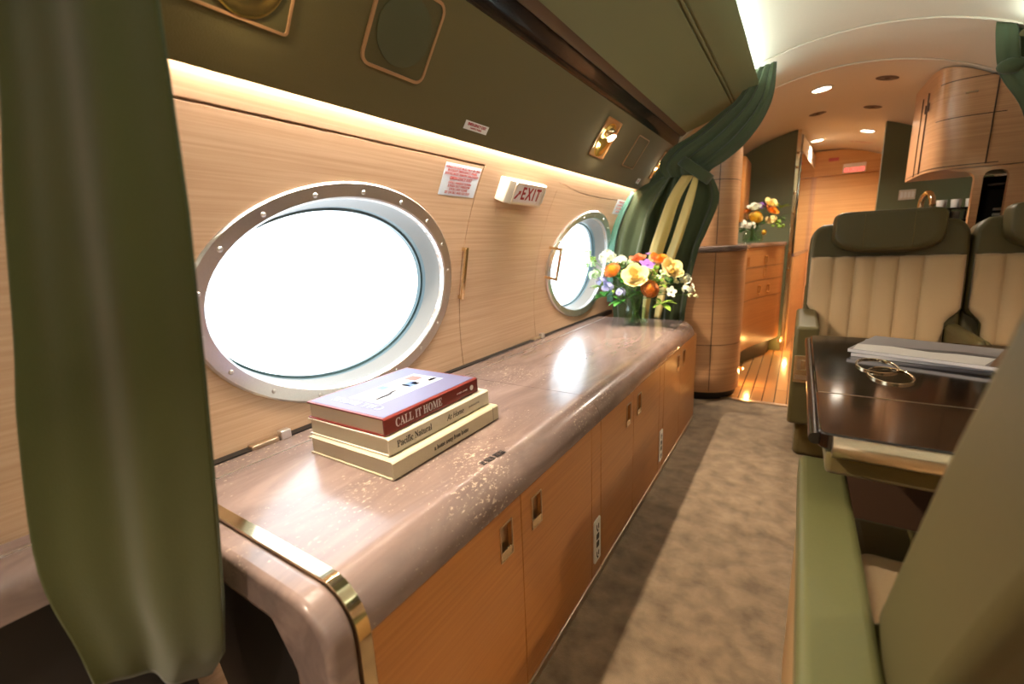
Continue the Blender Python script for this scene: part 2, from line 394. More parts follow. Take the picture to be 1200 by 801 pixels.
# ------------------------------------------------------------------ overhead service panels and bins
LX0, LZ0, LX1, LZ1 = -.78, 1.2205, -.625, 1.443
def mx(p, side): return V((p[0] if side < 0 else 2*XC-p[0], p[1], p[2]))
def overhead(y0, y1, side, label_side):
    def ex(prof, name, mat, parent=None, bevel=.0, sm=30):
        if side > 0 and name == 'bin_shell': prof = [(-.572, 1.510), (-.50, 1.534), (-.42, 1.559), (-.35, 1.580), (-.346, 1.588), (-.352, 1.596), (-.43, 1.572), (-.57, 1.545)]
        b = B(); pts = [(p[0] if side < 0 else 2*XC-p[0], p[1]) for p in prof]
        A = [b.v(x, y0, z) for x, z in pts]; D = [b.v(x, y1, z) for x, z in pts]; n = len(pts)
        for i in range(n): b.face([A[i], A[(i+1) % n], D[(i+1) % n], D[i]])
        b.face(A); b.face(D[::-1]); return b.add(name, mat, parent, smooth=sm, bevel=bevel)
    t = thing('overhead_service_panel', 'dark olive leather overhead panel %s' % label_side, 'overhead panel', mx((LX0, (y0+y1)/2, LZ0), side))
    ex([(LX0, LZ0), (LX1, LZ1), (LX1-.03, LZ1+.01), (LX0-.018, LZ0+.008)], 'leather_face', 'felt', t)
    ex([(LX1-.002, LZ1), (LX1+.005, LZ1+.004), (-.612, 1.466), (-.606, 1.488), (-.592, 1.506), (-.625, 1.515), (LX1-.035, LZ1+.02)], 'gloss_rail', 'rail', t, sm=60)
    b_ = thing('overhead_bin', 'sage leather overhead bin %s' % label_side, 'overhead bin', mx((-.5, (y0+y1)/2, 1.55), side))
    ex([(-.602, 1.500), (-.594, 1.494), (-.576, 1.503), (-.568, 1.515), (-.60, 1.516)], 'bottom_trim', 'railtrim', b_)
    ex([(-.572, 1.510), (-.50, 1.534), (-.42, 1.559), (-.341, 1.5835), (-.339, 1.590), (-.334, 1.590), (-.333, 1.5855), (-.327, 1.5865), (-.326, 1.592), (-.320, 1.592), (-.318, 1.589), (-.28, 1.600), (-.222, 1.6186), (-.218, 1.628), (-.222, 1.634), (-.36, 1.612), (-.57, 1.545)], 'bin_shell', 'bin', b_, sm=50)
    st(ex([(-.27, 1.634), (-.25, 1.638), (-.25, 1.645), (-.27, 1.641)] if side < 0 else [(-.395, 1.592), (-.38, 1.597), (-.38, 1.602), (-.395, 1.597)], 'trim_7', 'led', None))
    return t
pan = overhead(.275, 2.70, -1, 'above the flower credenza and round windows')
overhead(-2.6, -.05, -1, 'on the left side behind the camera')
overhead(-2.6, 2.40, 1, 'on the right side above the seats')

PU, PN = V((0, 1, 0)), V((LZ1-LZ0, 0, -(LX1-LX0))).normalized()
PV = V((LX1-LX0, 0, LZ1-LZ0)).normalized()
def psu(y, x_or_s, off=0):
    # s = distance up the slope
    o = V((LX0, y, LZ0))+PV*x_or_s+PN*off
    return frame(o, -PU, PV, PN) if False else frame(o, PV.cross(PN), PV, PN)
def ringframe(T, w, h, r, t, name, mat, parent, d=.004, cy=0):
    b = B(); o1 = rrect(w, h, r); i1 = rrect(w-2*t, h-2*t, max(r-t, .002))
    b.loft([[T @ V((p[0], p[1], 0)) for p in o1], [T @ V((p[0], p[1], d)) for p in o1], [T @ V((p[0], p[1], d)) for p in i1], [T @ V((p[0], p[1], 0)) for p in i1]], True, False)
    return b.add(name, mat, parent, smooth=30)
SLOPE = math.hypot(LX1-LX0, LZ1-LZ0)
# speaker
T = psu(.712, .167, .0005)
sp = thing('ceiling_speaker', 'square olive speaker with gold rim and round grille in the overhead panel', 'speaker', T.translation)
B().prism(rrect(.158, .150, .018), T, 0, .002).add('face_plate', 'olive', sp)
ringframe(T, .166, .158, .022, .006, 'gold_rim', 'rim', sp)
b = B(); b.lathe([(.066, .0022), (.066, .0045), (.063, .005), (.001, .0054)], T, 48, 1, .94); b.add('speaker_grille', 'grille', sp, smooth=40)
# reading lights
def reading_light(y, s, w, h, side, label, real=True):
    T = psu(y, s, .0005)
    if side > 0:
        o = T.translation; T = frame((2*XC-o.x, o.y, o.z), (0, 1, 0), (-PV.x, 0, PV.z), (-PN.x, 0, PN.z))
    t = thing('reading_light', label, 'reading light', T.translation, 'gold reading lights in the overhead panels')
    ringframe(T, w, h, .008, .004, 'gold_rim', 'rim', t)
    B().prism(rrect(w-.004, h-.004, .006), T, -.001, .0015).add('face_plate', 'olive' if .3 < y < .5 and side < 0 else 'bronze', t)
    k = min(w*.40, .062); e = h*.44/k
    b = B(); b.lathe([(k, .0015), (k, .005), (k*.92, .0055), (k*.8, .003), (k*.6, .0025), (k*.02, .0025)], T @ Matrix.Translation((0, -.006, 0)), 36, 1, e); b.add('gold_cup', 'goldcup', t, smooth=60)
    S = T @ Matrix.Translation((0, h*.16, .002)); b = B(); b.sphere((0, 0, 0), k*.42, S, 16); b.add('eyeball', 'gold', t, smooth=180)
    b = B(); dirv = V((.15 if side < 0 else -.15, 0, -1)).normalized(); o = S.translation+PN*0
    n = V((PN.x if side < 0 else -PN.x, 0, PN.z)); d = (n*.72+V((0, 0, -1))*.7).normalized(); u = d.cross(V((0, 1, 0)))
    L_ = frame(o+d*k*.41, u, (0, 1, 0), d); b.lathe([(k*.3, 0), (k*.3, .002), (k*.02, .0024)], L_, 20); b.add('lens', 'spot', t, smooth=60)
    if real:
        ld = bpy.data.lights.new('reading_lamp_beam', 'SPOT'); ld.energy = (E_READ if side < 0 else E_READ*.33)*(.3 if y > 2.3 else (.85 if .3 < y < .5 and side < 0 else 1)); ld.color = (1, .83, .63); ld.spot_size = math.radians(100); ld.spot_blend = 1; ld.shadow_soft_size = .012
        lo = bpy.data.objects.new('reading_lamp_beam', ld); C.objects.link(lo); lo.location = o+d*(k*.5+.012)
        tgt = V((.38 if side < 0 else -.38, .15, -1)); lo.rotation_euler = tgt.to_track_quat('-Z', 'Y').to_euler(); lo.parent = t; lo.matrix_parent_inverse = t.matrix_world.inverted()
        pd = bpy.data.lights.new('cup_fill', 'POINT'); pd.energy = .35; pd.color = (1, .85, .55); pd.shadow_soft_size = .008  # added point light that brightens the gold cup, no separate lamp there
        po = bpy.data.objects.new('cup_fill', pd); C.objects.link(po); po.location = T @ V((0, -k*.55, .022)); po.parent = t; po.matrix_parent_inverse = t.matrix_world.inverted()
    return t
E_READ = 75
reading_light(.415, .165, .15, .165, -1, 'large gold reading light cut by the top edge, next to the curtain on the left')
reading_light(1.805, .157, .150, .150, -1, 'gold reading light in its square gold frame above the exit sign')
reading_light(2.63, .155, .11, .150, -1, 'gold reading light half hidden by the gathered far curtain')
for y in (-.55, -1.6): reading_light(y, .150, .15, .150, -1, 'gold reading light over the aisle behind the camera at %s' % ('the near bay' if y > -1 else 'the rear bay'))
for y in (-1.2, -.2, .75, 1.85): reading_light(y, .150, .15, .150, 1, 'gold reading light on the right side panel, %s' % {-1.2: 'rearmost', -.2: 'behind the near seat', .75: 'over the near seat', 1.85: 'over the facing seats'}[y])
# blank plate
T = psu(2.19, .160, .0005)
t = thing('blank_cover_plate', 'plain olive cover plate with thin gold rim between two reading lights', 'cover plate', T.translation)
B().prism(rrect(.15, .138, .006), T, 0, .0018).add('plate', 'felt', t); ringframe(T, .158, .146, .01, .005, 'gold_rim', 'rim', t, .0035)
# little placards on the overhead panel
T = psu(1.030, .043, .0004)
t = thing('warning_label', 'small red and white warning label on the olive overhead panel', 'label', T.translation)
B().prism([(-.05, -.011), (.05, -.011), (.05, .011), (-.05, .011)], T, 0, .0008).add('backing', 'white', t)
text('EMERGENCY EXIT', T @ Matrix.Translation((0, .0035, .001)), .0098, 'red', t, bold=.0003)
text('HANDLE INSIDE', T @ Matrix.Translation((0, -.005, .001)), .0068, 'red', t)
T = psu(2.45, .045, .0004)
t = thing('small_label', 'tiny pale square label near the far end of the olive overhead panel', 'label', T.translation)
B().prism([(-.024, -.014), (.024, -.014), (.024, .014), (-.024, .014)], T, 0, .0008).add('backing', 'white', t)
text('EXIT', T @ Matrix.Translation((0, 0, .001)), .012, 'redtext', t)

# ------------------------------------------------------------------ on the wall
def placard(y, z, w, h, lines, label, size):
    T = wallframe(y, z, .0006)
    t = thing('instruction_placard', label, 'placard', T.translation)
    B().prism([(-w/2, -h/2), (w/2, -h/2), (w/2, h/2), (-w/2, h/2)], T, 0, .0008).add('backing', 'placard', t)
    for (s, k, sc) in lines: text(s, T @ Matrix.Translation((0, h*k, .001)), size*sc, 'redtext' if sc < 1.2 else 'red', t, bold=.0001)
    return t
placard(1.092, 1.139, .166, .092, [('WINDOW EXIT MUST NOT BE USED', .38, 1), ('IN FLIGHT EMERGENCY. PANEL', .28, 1), ('DOORS MUST REMAIN UNLOCKED', .18, 1), ('EMERGENCY EXIT', .05, 1.3), ('1 PULL HANDLE DOWN', -.09, 1), ('2 PUSH OUT WINDOW', -.19, 1), ('3 PULL EXIT CLEAR', -.29, 1), ('SIT ON SILL AND GO OUT', -.40, 1)], 'white placard with red instructions above the large round window', .0098)
placard(2.50, 1.136, .15, .082, [('EMERGENCY EXIT', .34, 1), ('PULL HANDLE DOWN', .12, 1), ('PUSH OUT WINDOW', -.1, 1), ('AND GO OUT', -.32, 1)], 'small white placard with red lines above the far round window', .0105)

# exit sign: wedge shaped housing with lit front
T = wallframe(1.43, 1.138, 0)
ex = thing('exit_sign', 'white box EXIT sign with red letters mounted between the round windows', 'sign', T.translation)
w, h = .285, .078
b = B(); prof = [(-w/2, 0), (-w/2+.012, .032), (-w/2+.045, .043), (w/2-.075, .046), (w/2-.03, .040), (w/2-.006, .026), (w/2, 0)]
b.prism(prof, T @ Matrix(((1, 0, 0, 0), (0, 0, 1, 0), (0, 1, 0, 0), (0, 0, 0, 1))), -h/2, h/2); b.add('housing', 'cream', ex, bevel=.004, seg=3)
F_ = T @ Matrix.Translation((-.012, .002, .0455)) @ Matrix.Rotation(.014, 4, 'Y')
B().prism(rrect(.186, .062, .006), F_, -.002, .0015).add('sign_face', 'signface', ex)
ringframe(F_, .194, .070, .008, .006, 'face_rim', 'chrome', ex, .003)
text('EXIT', F_ @ Matrix.Translation((.018, 0, .002)), .060, 'red', ex, xs=.88, bold=.0014, space=1.28)
b = B(); b.prism([(-.088, -.018), (-.066, .004), (-.070, .008), (-.055, .010), (-.056, -.005), (-.061, 0), (-.080, -.020)], F_, .0015, .0026); b.add('arrow', 'red', ex)
b = B(); b.prism(rrect(.03, .05, .008), T @ Matrix.Translation((w/2-.03, 0, .030)) @ Matrix.Rotation(.55, 4, 'Y'), 0, .01); b.add('lamp_cover', 'white', ex, bevel=.003)
T2 = wallframe(1.40, 1.063, 0)
tag(B().prism(rrect(.17, .03, .006), T2, 0, .002).add('wall_clip', 'wallwood', bevel=.001), 'shallow wooden access tab on the wall just under the exit sign', 'panel')

# pull handles beside the windows
def pull(y, z, ln, label, stand=.03):
    T = wallframe(y, z, 0); t = thing('pull_handle', label, 'handle', T.translation)
    b = B(); b.box(-.007, .007, -ln/2, ln/2, stand, stand+.009, T=T); b.add('bar', 'gold', t, bevel=.002)
    for s in (-1, 1):
        b = B(); b.box(-.006, .006, s*(ln/2-.008)-.006, s*(ln/2-.008)+.006, 0, stand, T=T); b.add('post', 'gold', t, bevel=.001)
pull(1.178, .862, .178, 'gold bar handle beside the large near window', .014)
pull(1.80, .868, .15, 'thin gold bar handle at the near side of the far window', .055)
pull(2.60, .855, .15, 'thin gold bar handle beyond the far window behind the flowers', .05)
def latch(y):
    t = thing('panel_latch', 'small nickel latch at the wall base %s' % ('by the stacked books' if y < 1 else 'below the far window'), 'latch', (-.955, y, .54))
    B().box(-.966, -.948, y-.012, y+.012, .5352, .556).add('catch', 'chrome', t, bevel=.002)
    B().box(-.972, -.952, y-.075, y-.014, .5352, .545).add('arm', 'bronze', t, bevel=.002)
latch(.505); latch(1.72)
st(B().box(-.977, -.955, .29, 2.62, .515, .5385).add('wall_gap_strip', 'dark', smooth=0))  # dark strip standing in for the shaded gap between slab and wall

# ------------------------------------------------------------------ credenza
XF = -.42; TOP = .535; RR = .065; YE = 2.43
def outline(ins, y0, far):
    xf = XF-ins
    if not far: return [(-.955, y0), (xf, y0), (xf, 1.0685), (-.955, 1.0685)]
    r = max(.095-ins, .01); ye = YE-ins; pts = [(-.955, y0), (xf, y0)]
    for k in range(9):
        a = PI/2*k/8; pts.append((xf-r+r*math.cos(a), ye-r+r*math.sin(a)))
    pts.append((-.955, ye)); return pts
def slab(y0, far, parent):
    b = B(); rings = [[V((x, y, TOP-RR)) for x, y in outline(.02, y0, far)]]
    for k in range(11):
        a = PI/2*k/10; rings.append([V((x, y, TOP-RR+RR*math.sin(a))) for x, y in outline(RR*(1-math.cos(a))*1.0, y0, far)])
    b.loft(rings, True, True); return b.add('stone_slab', 'stone', parent, smooth=35)
ct = thing('credenza_countertop', 'mauve brown stone worktop with rounded front edge under the books and flowers', 'countertop', (-.7, 1.3, .47))
slab(.2905, False, ct); slab(1.0705, True, ct)
B().box(-.895, -.891, .2905, 2.33, TOP-.001, TOP+.0012).add('inlay_strip', 'chrome', ct)
# stamped outlet mark on the top
T = frame((-.480, .650, TOP+.0002), (.10, .995, 0), (-.995, .10, 0), (0, 0, 1))
b = B()
for i, (a, c) in enumerate(((-.034, .010), (-.020, .012), (-.006, .007), (.006, .013), (.021, .013))):
    for r_ in range(3): b.box(a, a+c*.9, -.0075+r_*.0055, -.0075+r_*.0055+.0032, 0, .0006, T=T)
b.add('engraved_mark', 'black', ct, smooth=0)
# brass band following the contour
def contour(off, zb):
    pts = [(-.955, TOP+off)]
    for k in range(13):
        a = PI/2-PI/2*k/12; pts.append((XF-RR+(RR+off)*math.cos(a), TOP-RR+(RR+off)*math.sin(a)))
    pts.append((XF+off, zb)); return pts
YX = Matrix(((1, 0, 0, 0), (0, 0, 1, 0), (0, 1, 0, 0), (0, 0, 0, 1)))
bp_ = thing('brass_band', 'polished brass band wrapping over the near end of the stone worktop', 'metal trim', (-.42, .28, 0))
b = B(); o_ = contour(.0015, .01); i_ = contour(-.02, .01)
b.prism(o_+i_[::-1], YX, .2715, .2900); b.add('band', 'brass', bp_, smooth=30)
# stone waterfall end
we = thing('stone_end_frame', 'mauve stone end frame of the credenza in front of the brass band', 'end panel', (-.42, .25, 0))
o_ = contour(0, 0); inner = [(-.955, TOP-.062), (XF-.125, TOP-.062), (XF-.085, TOP-.115), (XF-.080, 0)]
b = B(); b.prism(o_+inner[::-1], YX, .232, .2710); b.add('stone_frame', 'stone', we, smooth=35, bevel=.010, seg=4)
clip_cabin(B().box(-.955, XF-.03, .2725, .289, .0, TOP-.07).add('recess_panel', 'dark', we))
# continuing narrow ledge this side of the curtain
lg = thing('side_ledge', 'narrow stone topped ledge along the wall left of the near curtain', 'ledge', (-.9, -.5, .4))
b = B(); pr = [(-.972, .47), (-.972, .535)] + [(-.86-.03+.03*math.sin(PI/2*k/6), .505+.03*math.cos(PI/2*k/6)) for k in range(7)] + [(-.86, .47)]
b.prism(pr, YX, -2.9, .222); b.add('stone_top', 'stone', lg, smooth=35)
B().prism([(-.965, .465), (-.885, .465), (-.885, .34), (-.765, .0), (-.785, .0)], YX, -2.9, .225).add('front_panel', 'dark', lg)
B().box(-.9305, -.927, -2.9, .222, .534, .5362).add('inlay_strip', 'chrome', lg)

XD = Matrix(((0, 0, 1, 0), (1, 0, 0, 0), (0, 1, 0, 0), (0, 0, 0, 1)))   # (a,b,c)->(X=c,Y=a,Z=b)
def grab(y, zc, parent, lbl):
    # recessed flush pull
    w, h = .042, .074
    h0 = ringframe(frame((XF+.0003, y, zc), (0, 1, 0), (0, 0, 1), (1, 0, 0)), w, h, .002, .003, 'handle', 'bronze', parent, .0022)
    B().box(XF-.012, XF-.009, y-w/2+.002, y+w/2-.002, zc-h/2+.002, zc+h/2-.002).add('recess_back', 'bronze', h0)
    b = B(); b.box(XF-.010, XF+.0015, y-w/2+.003, y+w/2-.003, zc-h/2+.003, zc-h/2+.0065); b.box(XF-.0005, XF+.002, y-w/2+.003, y+w/2-.003, zc-h/2+.003, zc-h/2+.02); b.add('finger_lip', 'gold', h0, bevel=.0007)
    return h0
def door(y0, y1, parent, hy=None, z0=.022, z1=.4685):
    # a door leaf with an opening for the flush pull
    b = B(); g = .0012; y0 += g; y1 -= g
    if hy is None: b.box(XF-.018, XF, y0, y1, z0, z1)
    else:
        a0, a1, c0, c1 = hy-.020, hy+.020, .405-.036, .405+.036
        for (p, q, r, s) in ((y0, a0, z0, z1), (a1, y1, z0, z1), (a0, a1, z0, c0), (a0, a1, c1, z1)): b.box(XF-.018, XF, p, q, r, s)
        bmesh.ops.remove_doubles(b.bm, verts=b.bm.verts, dist=1e-5)
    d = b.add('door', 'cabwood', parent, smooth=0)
    if hy is not None: grab(hy, .405, d, '')
    return d
def outlet(y, z, parent):
    T = frame((XF+.0004, y, z), (0, 1, 0), (0, 0, 1), (1, 0, 0))
    o = B().prism(rrect(.045, .132, .007), T, 0, .004).add('power_outlet', 'white', parent, bevel=.001)
    for i, dz in enumerate((.042, .012, -.012, -.042)):
        b = B()
        if i in (1, 2): b.prism(rrect(.018, .018, .003, cy=dz), T, .004, .0048)
        else:
            b.prism(rrect(.004, .015, .001, cx=-.006, cy=dz), T, .004, .0048); b.prism(rrect(.004, .015, .001, cx=.006, cy=dz), T, .004, .0048); b.prism(rrect(.006, .006, .001, cy=dz-.012), T, .004, .0048)
        b.add('socket', 'black', o, smooth=0)
def cab(y0, y1, label):
    t = thing('credenza_cabinet', label, 'cabinet', (-.68, (y0+y1)/2, 0), 'low cabinets of the credenza')
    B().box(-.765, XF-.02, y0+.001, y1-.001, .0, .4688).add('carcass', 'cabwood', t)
    B().box(XF-.05, XF+.004, y0, y1, .0, .020).add('plinth', 'bronze', t, bevel=.002)
    return t
c1 = cab(.2905, 1.069, 'near oak cabinet at the brass band, with two flush pulls and an outlet')
door(.2905, .652, c1, .597); door(.652, 1.004, c1, .711); door(1.004, 1.069, c1); outlet(1.036, .128, c1)
c2 = cab(1.071, 1.752, 'middle oak cabinet with two flush pulls, under the gap between the windows')
door(1.071, 1.360, c2, 1.306); door(1.360, 1.685, c2, 1.418); door(1.685, 1.752, c2); outlet(1.7185, .128, c2)
c3 = cab(1.754, 2.40, 'far oak cabinet under the flower vase at the rounded end')
door(1.754, 2.046, c3, 1.995); door(2.046, 2.405, c3, 2.11)
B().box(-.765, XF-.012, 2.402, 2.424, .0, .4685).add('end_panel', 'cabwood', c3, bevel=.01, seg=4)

# ------------------------------------------------------------------ books
def book(name, y0, y1, x0, x1, z0, z1, cover, label, rot=0, th=.0032):
    """spine on the +x side"""
    cx, cy = x1, y0
    t = thing(name, label, 'book', ((x0+x1)/2, (y0+y1)/2, z0), 'coffee table books stacked on the credenza')
    R_ = Matrix.Translation((cx, cy, 0)) @ Matrix.Rotation(rot, 4, 'Z') @ Matrix.Translation((-cx, -cy, 0))
    b = B()
    sp_ = .004
    prof = [(x0, z0), (x1-.004, z0), (x1, z0+.003), (x1, z1-.003), (x1-.004, z1), (x0, z1), (x0, z1-th), (x1-sp_, z1-th), (x1-sp_, z0+th), (x0, z0+th)]
    b.prism(prof, R_ @ YX, y0, y1); b.add('cover', cover, t, smooth=0, bevel=.0006)
    b = B(); b.box(x0+.004, x1-sp_, y0+.004, y1-.004, z0+th, z1-th, T=R_); b.add('page_block', 'paper', t)
    return t, R_
b3, R3 = book('book', .488, .822, -.832, -.583, .5352, .5715, 'linencover', 'thick linen coloured book, bottom of the stack of three')
b2, R2 = book('book', .500, .816, -.842, -.602, .5716, .6075, 'creamcover', 'cream spined book in the middle of the stack of three', .01)
b1, R1 = book('book', .503, .792, -.840, -.612, .6076, .6430, 'maroon', 'maroon book with a room picture on its cover, top of the stack', .02)
def spine(T0, x, z, y, s, size, mat, parent, xs=1, bold=0, shear=0):
    T = T0 @ frame((x+.0003, y, z), (0, 1, 0), (0, 0, 1), (1, 0, 0))
    return text(s, T, size, mat, parent, 'spine_title', xs, 'LEFT', .0002, shear, bold)
def serif(s):
    out = ''
    for ch in s:
        if 'A' <= ch <= 'Z': out += chr(0x1D400+ord(ch)-65)
        elif 'a' <= ch <= 'z': out += chr(0x1D41A+ord(ch)-97)
        else: out += ch
    return out
USE_SERIF = True
sf = serif if USE_SERIF else (lambda s: s)
spine(R1, -.612, .6253, .530, sf('CALL IT HOME'), .0245, 'signface', b1, .74, 0)
spine(R1, -.612, .6253, .713, 'AMBER LEWIS', .0058, 'signface', b1, 1.1)
b = B(); b.lathe([(.0062, 0), (.0062, .0004)], R1 @ frame((-.6118, .768, .6253), (0, 1, 0), (0, 0, 1), (1, 0, 0)), 20); b.add('spine_emblem', 'signface', b1, smooth=0)
spine(R2, -.602, .5895, .520, sf('Pacific Natural'), .0195, 'black', b2, .74, 0)
spine(R2, -.602, .5895, .662, 'At Home', .0185, 'black', b2, .80, 0, .35)
spine(R2, -.602, .5895, .738, 'JENNI KAYNE', .0060, 'grey', b2, 1.1)
spine(R3, -.583, .5533, .596, sf('a home away from home'), .0145, 'black', b3, .72, 0)
B().box(-.5832, -.5825, .800, .801, .5365, .5705).add('spine_line', 'grey', b3)
# cover picture on the top book: abstract room, window reflection put into the lavender
T = R1 @ frame((-.726, .6475, .6432), (0, 1, 0), (-1, 0, 0), (0, 0, 1))
pic = B()
M['pic_reflection'] = plain('picture_reflection_lavender', lin(92, 92, 124), .5); M['pic_wall'] = plain('picture_pale_blue', lin(150, 160, 186), .5); M['pic_sofa'] = plain('picture_white', lin(190, 190, 198), .5); M['pic_blue'] = plain('picture_blue', lin(72, 98, 144), .5); M['pic_brown'] = plain('picture_brown', lin(120, 76, 62), .5)
pic.box(-.139, .139, -.108, .108, 0, .0003, 0, T)
pic.box(-.09, .105, -.045, .050, .0003, .0006, 1, T)
for (a, c, d, e, m_) in ((-.085, -.01, -.038, -.005, 2), (-.03, .03, -.012, .02, 2), (.02, .055, -.02, .01, 3), (.04, .10, -.035, .0, 2), (-.06, -.035, .0, .03, 1), (.06, .09, .005, .04, 4), (-.02, .0, .02, .045, 3), (.075, .1, -.03, -.018, 4), (-.075, -.03, -.02, -.012, 1)): pic.box(a, c, d, e, .0006, .0008, m_, T)
pic.add('cover_picture', ['pic_reflection', 'pic_wall', 'pic_sofa', 'pic_blue', 'pic_brown'], b1, smooth=0)
text(sf('CALL IT'), R1 @ frame((-.700, .5415, .6436), (-1, 0, 0), (0, -1, 0), (0, 0, 1)), .028, 'pic_wall', b1, 'cover_title', .8)
text(sf('HOME'), R1 @ frame((-.765, .5415, .6436), (-1, 0, 0), (0, -1, 0), (0, 0, 1)), .028, 'pic_wall', b1, 'cover_title', .8)

# ------------------------------------------------------------------ curtains
def sheet(rows, folds, amp, parent, name, mat, nu=72, nv=40, thick=.003, phase=0, depthdir=(0, 1, 0), taper=None):
    """rows: list of (left point, right point, amplitude factor)"""
    D = V(depthdir).normalized(); b = B(); G = []
    for j in range(nv+1):
        t = j/nv*(len(rows)-1); i = min(int(t), len(rows)-2); f = t-i
        def cr(k, idx):
            P = [rows[max(i-1, 0)][idx], rows[i][idx], rows[i+1][idx], rows[min(i+2, len(rows)-1)][idx]]
            P = [V(p) if not isinstance(p, (int, float)) else p for p in P]
            a, b_, c, d = P
            return .5*((2*b_)+(c-a)*f+(2*a-5*b_+4*c-d)*f*f+(3*b_-a-3*c+d)*f**3)
        Lp, Rp, am = cr(0, 0), cr(0, 1), cr(0, 2); row = []
        for q in range(nu+1):
            u = q/nu; p = Lp.lerp(Rp, u); w = math.sin(2*PI*folds*u+phase+.25*math.sin(j*.13))+.3*math.sin(2*PI*folds*2.3*u+1+phase)
            row.append(b.v(p+D*amp*am*w))
        G.append(row)
    for j in range(nv):
        for q in range(nu): b.face([G[j][q], G[j][q+1], G[j+1][q+1], G[j+1][q]])
    o = b.add(name, mat, parent, smooth=180, rec=False)
    md = o.modifiers.new('s', 'SOLIDIFY'); md.thickness = thick; md.offset = 0
    return o
# near curtain, hanging bunched beside the credenza end
nc = thing('near_curtain', 'large olive green curtain hanging at the left edge, close to the camera', 'curtain', (-.65, .15, .35))
rows = [((-.74, .18, 1.60), (-.46, .205, 1.60), .7), ((-.745, .165, 1.30), (-.475, .205, 1.30), .7), ((-.75, .154, 1.156), (-.485, .205, 1.16), .8), ((-.75, .129, .998), (-.502, .205, .983), 1), ((-.75, .11, .856), (-.536, .205, .804), 1), ((-.75, .094, .749), (-.572, .205, .636), 1), ((-.75, .079, .578), (-.606, .205, .499), 1), ((-.752, .092, .455), (-.640, .205, .40), 1), ((-.752, .098, .385), (-.705, .205, .325), .9)]
sheet(rows, 1.15, .013, nc, 'curtain_cloth', 'curtain', depthdir=(.75, -.66, 0), phase=2.6)
hem = [(Vector(r[1])+Vector((.002, .001, 0))) for r in rows]
b = B(); b.tube(hem, .0014, 8); b.add('edge_piping', 'curtain2', nc, smooth=180)

# far gathered curtain
fc = thing('far_curtain', 'green curtain gathered by a tieback beyond the overhead panel and flowers', 'curtain', (-.6, 2.6, .02))
rows = [((-.232, 2.46, 1.68), (-.155, 2.50, 1.705), .4), ((-.300, 2.46, 1.575), (-.160, 2.50, 1.57), .7), ((-.375, 2.465, 1.525), (-.200, 2.50, 1.465), .9), ((-.490, 2.48, 1.455), (-.270, 2.51, 1.375), .9), ((-.600, 2.49, 1.405), (-.345, 2.52, 1.318), .8), ((-.665, 2.52, 1.335), (-.410, 2.54, 1.285), .6), ((-.64, 2.54, 1.27), (-.43, 2.55, 1.255), .5)]
sheet(rows, 3.2, .013, fc, 'upper_drape', 'curtain2', depthdir=(.2, 1, 0), phase=.3)
rows = [((-.680, 2.55, 1.325), (-.415, 2.56, 1.272), .5), ((-.745, 2.56, 1.225), (-.372, 2.60, 1.15), .8), ((-.78, 2.575, 1.06), (-.42, 2.62, 1.00), 1), ((-.80, 2.58, .88), (-.47, 2.62, .86), 1), ((-.83, 2.58, .60), (-.52, 2.62, .55), 1), ((-.83, 2.58, .03), (-.54, 2.62, .03), 1)]
sheet(rows, 3.4, .020, fc, 'lower_drape', 'curtain2', depthdir=(.1, 1, 0), phase=2.2)
rows = [((-.66, 2.545, 1.275), (-.60, 2.545, 1.275), .4), ((-.80, 2.535, 1.215), (-.70, 2.54, 1.10), .6), ((-.885, 2.53, 1.06), (-.735, 2.54, .95), 1), ((-.925, 2.53, .88), (-.76, 2.54, .82), 1), ((-.93, 2.53, .60), (-.77, 2.54, .55), 1), ((-.90, 2.53, .30), (-.77, 2.54, .30), 1)]
sheet(rows, 1.6, .014, fc, 'wall_side_drape', 'curtain2', depthdir=(.3, 1, 0), phase=1.2)
rows = [((-.815, 2.522, 1.218), (-.795, 2.520, 1.210), .5), ((-.905, 2.515, 1.06), (-.870, 2.510, 1.05), 1), ((-.945, 2.512, .88), (-.905, 2.505, .87), 1), ((-.95, 2.51, .60), (-.91, 2.505, .60), 1)]
sheet(rows, 1.0, .004, fc, 'scalloped_edge', 'teal', depthdir=(.8, 1, 0), phase=0, nu=12, nv=60)
rows = [((-.545, 2.515, 1.270), (-.490, 2.515, 1.262), .3), ((-.610, 2.505, 1.16), (-.552, 2.505, 1.15), .6), ((-.660, 2.50, 1.02), (-.595, 2.50, 1.0), 1), ((-.705, 2.498, .86), (-.638, 2.50, .85), 1), ((-.735, 2.498, .55), (-.70, 2.50, .55), 1), ((-.75, 2.50, .1), (-.72, 2.50, .1), 1)]
sheet(rows, .8, .012, fc, 'golden_lining', 'lining', depthdir=(.1, 1, 0), phase=2.5, nu=16)
rows = [((-.490, 2.515, 1.258), (-.462, 2.515, 1.250), .3), ((-.535, 2.508, 1.12), (-.490, 2.508, 1.10), .6), ((-.582, 2.503, .96), (-.530, 2.503, .95), 1), ((-.63, 2.50, .80), (-.578, 2.503, .79), 1), ((-.67, 2.50, .52), (-.63, 2.503, .52), 1)]
sheet(rows, .7, .010, fc, 'golden_lining', 'lining', depthdir=(.1, 1, 0), phase=1.5, nu=16)
# tieback band
b = B(); rings = []
c0 = V((-.487, 2.545, 1.292)); ax = V((.55, 0, .42)).normalized()
axis = V((-.62, 0, -.78)).normalized(); u_ = axis.cross(V((0, 1, 0))).normalized()
for k in range(33):
    a = 2*PI*k/32
    for_ = u_*math.cos(a)*.090+V((0, 1, 0))*math.sin(a)*.062
    rings.append([c0+for_+axis*d+for_.normalized()*e for d, e in ((-.026, 0), (-.024, .006), (.024, .006), (.026, 0))])
b.loft(rings[:-1], True, False, wrap=True); b.add('tieback', 'curtain2', fc, smooth=60)

